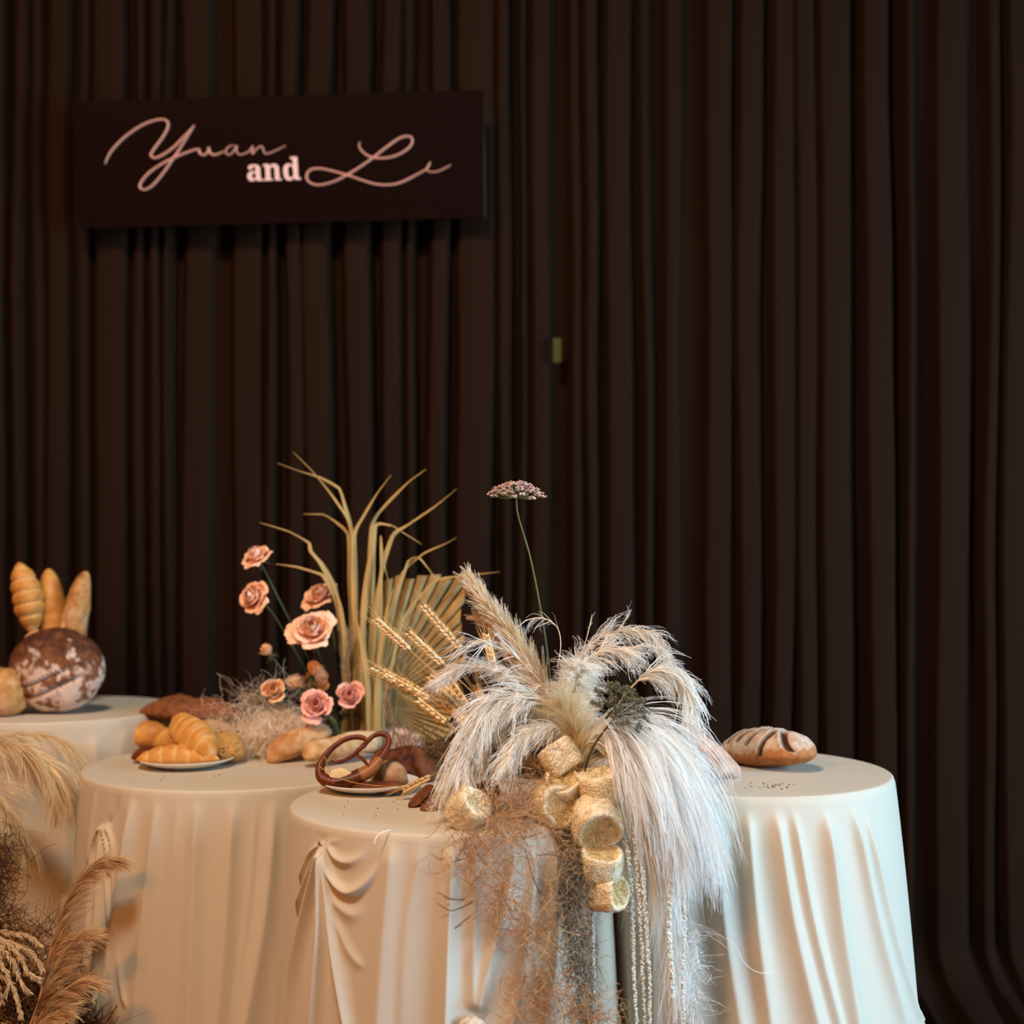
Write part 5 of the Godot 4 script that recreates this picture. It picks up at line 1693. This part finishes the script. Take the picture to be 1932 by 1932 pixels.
func palm() -> void:
	var hub := P(706, 1330, 3.06)
	var o := thing("palm_leaf", "dried pleated fan palm leaf with a trimmed edge behind the wheat", "dried leaf", hub)
	var outline := [[700, 1150], [716, 1098], [760, 1086], [862, 1088], [877, 1108], [873, 1180], [880, 1240], [862, 1310], [852, 1384], [790, 1402], [740, 1412], [700, 1410]]
	# the trimmed rim as a polyline in metres round the hub
	var rim := []
	for q in outline:
		var w := P(q[0], q[1], 3.06) - hub
		rim.append(Vector2(w.x, w.y))
	var n := 40
	var a0 := deg_to_rad(98.0)
	var a1 := deg_to_rad(-84.0)
	var nz := noise(1.0, 2, 3)
	for i in n:
		var p := PackedVector3Array()
		var cs := PackedColorArray()
		var tone := rng.randf_range(0.88, 1.08)
		for s in 9:
			var t := s / 8.0
			for e in 7:
				# across one pleat: valley, ridge, valley; then back along the underside
				var f: float = [0.0, 0.25, 0.5, 0.75, 1.0, 0.5, 0.0][e]
				var a := lerpf(a0, a1, (i + f) / n)
				var dir := Vector2(cos(a), sin(a))
				var reach := 0.2
				for k in rim.size() - 1:
					var u: Vector2 = rim[k]
					var v: Vector2 = rim[k + 1] - rim[k]
					var det := dir.x * -v.y + v.x * dir.y
					if absf(det) < 1e-9:
						continue
					var rr := (u.x * -v.y + v.x * u.y) / det
					var ss := (dir.x * u.y - dir.y * u.x) / det
					if ss >= -0.001 and ss <= 1.001 and rr > 0:
						reach = rr
				reach *= 1.0 + 0.02 * sin(i * 2.1) + 0.015 * nz.get_noise_1d(i * 9.0)
				var r := lerpf(0.012, reach, t)
				var up: float = 0.011 * t * (1.0 - absf(f * 2.0 - 1.0)) - (0.0006 if e > 4 else 0.0)
				p.append(Vector3(dir.x * r, dir.y * r, up + 0.05 * t * t + 0.02 * sin(a * 2.0) * t))
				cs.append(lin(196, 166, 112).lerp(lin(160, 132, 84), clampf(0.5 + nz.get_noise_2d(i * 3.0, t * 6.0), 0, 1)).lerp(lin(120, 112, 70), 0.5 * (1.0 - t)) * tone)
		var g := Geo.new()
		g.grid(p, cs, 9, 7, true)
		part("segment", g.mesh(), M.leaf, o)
	var g := Geo.new()
	g.tube(PackedVector3Array([Vector3(0, 0, -0.002), P(700, 1370, 3.07) - hub, P(694, 1412, 3.08) - hub]), 0.004, 0.005, 8, lin(150, 126, 80), lin(120, 96, 60))
	part("stalk", g.mesh(), M.straw, o)


func reeds() -> void:
	var ca := lin(158, 134, 84)
	var cb := lin(202, 160, 92)
	var groups := {
		"dry reed stalk on the left with two long leaves bending to the left": [[[655, 1345, 3.02], [648, 1190, 3.0], [632, 1110, 3.0], [606, 1064, 3.0], [586, 1040, 3.0], [582, 1024, 3.0], [545, 1003, 2.99], [490, 986, 2.98], 0.020], [[652, 1408, 3.01], [652, 1300, 3.01], [640, 1150, 3.0], [618, 1098, 2.99], [606, 1084, 2.985], [560, 1070, 2.98], [520, 1064, 2.98], 0.022], [[660, 1408, 2.99], [660, 1340, 2.99], [652, 1220, 2.98], [640, 1140, 2.97], [616, 1080, 2.97], 0.032]],
		"tall dry reed stalk in the middle whose leaves spread highest": [[[672, 1408, 3.04], [672, 1340, 3.04], [668, 1150, 3.04], [664, 1010, 3.04], [652, 960, 3.04], [640, 922, 3.03], [605, 902, 3.02], [562, 888, 3.01], [524, 874, 3.0], 0.018], [[670, 1408, 3.02], [670, 1330, 3.02], [664, 1100, 3.02], [660, 990, 3.02], [630, 940, 3.02], [590, 890, 3.02], [553, 853, 3.02], 0.013], [[676, 1408, 3.01], [676, 1340, 3.01], [672, 1120, 3.01], [668, 1010, 3.01], [688, 970, 3.01], [712, 930, 3.0], [738, 896, 2.99], 0.018], [[668, 1408, 3.05], [668, 1320, 3.05], [660, 1100, 3.05], [656, 1008, 3.05], [632, 984, 3.05], [610, 971, 3.05], [572, 970, 3.05], 0.014], [[678, 1408, 2.99], [678, 1350, 2.99], [672, 1200, 2.98], [664, 1080, 2.98], [663, 990, 2.98], 0.034]],
		"dry reed stalk on the right with leaves pointing to the upper right": [[[690, 1408, 3.04], [690, 1340, 3.04], [694, 1150, 3.04], [702, 990, 3.04], [730, 950, 3.03], [770, 910, 3.02], [804, 885, 3.01], 0.018], [[696, 1408, 3.02], [696, 1340, 3.02], [712, 1120, 3.02], [740, 1012, 3.02], [770, 990, 3.02], [820, 956, 3.01], [862, 922, 3.0], 0.016], [[694, 1330, 3.0], [704, 1100, 3.0], [708, 992, 3.0], [740, 992, 3.0], [756, 1002, 2.99], [796, 1027, 2.98], 0.013], [[700, 1408, 2.99], [700, 1340, 2.99], [706, 1180, 2.98], [722, 1060, 2.98], [734, 1018, 2.98], 0.030], [[690, 1408, 2.98], [690, 1350, 2.98], [684, 1200, 2.97], [690, 1090, 2.97], [704, 1010, 2.97], 0.034]],
		"low dry reed stalk before the palm leaf with leaves trailing right": [[[712, 1408, 2.98], [712, 1340, 2.98], [730, 1180, 2.98], [760, 1080, 2.98], [800, 1044, 2.97], [840, 1026, 2.96], [862, 1014, 2.95], 0.011], [[716, 1408, 2.97], [716, 1340, 2.97], [742, 1150, 2.97], [770, 1060, 2.97], [790, 1052, 2.96], [812, 1078, 2.95], [826, 1100, 2.95], 0.012], [[722, 1408, 2.96], [722, 1340, 2.96], [760, 1170, 2.96], [820, 1096, 2.96], [880, 1086, 2.95], [943, 1079, 2.94], 0.013], [[706, 1408, 2.97], [706, 1330, 2.97], [720, 1150, 2.97], [718, 1010, 2.97], [724, 1060, 2.96], [736, 1110, 2.95], 0.009], [[712, 1408, 2.95], [712, 1350, 2.95], [716, 1240, 2.95], [730, 1150, 2.95], [742, 1110, 2.95], 0.028], [[700, 1408, 2.95], [700, 1360, 2.95], [690, 1260, 2.94], [676, 1190, 2.94], [668, 1160, 2.94], 0.03]]}
	for label in groups:
		var first: Array = groups[label][0][0]
		var o := thing("reed_stalk", label, "dried leaf", P(first[0], first[1], first[2]))
		for l in groups[label]:
			var pts := []
			for q in l.slice(0, -1):
				pts.append(P(q[0], q[1], q[2]))
			leaf_blade("", "", pts, l[-1], ca * rng.randf_range(0.9, 1.1), cb, "", o, 0.5)


func _ready() -> void:
	materials()
	camera_and_light()
	room()
	drape()
	tablecloths()
	sign_board()
	breads()
	palm()
	reeds()
	roses()
	wheat()
	umbels()
	loofahs()
	plumes()
	crumbs()
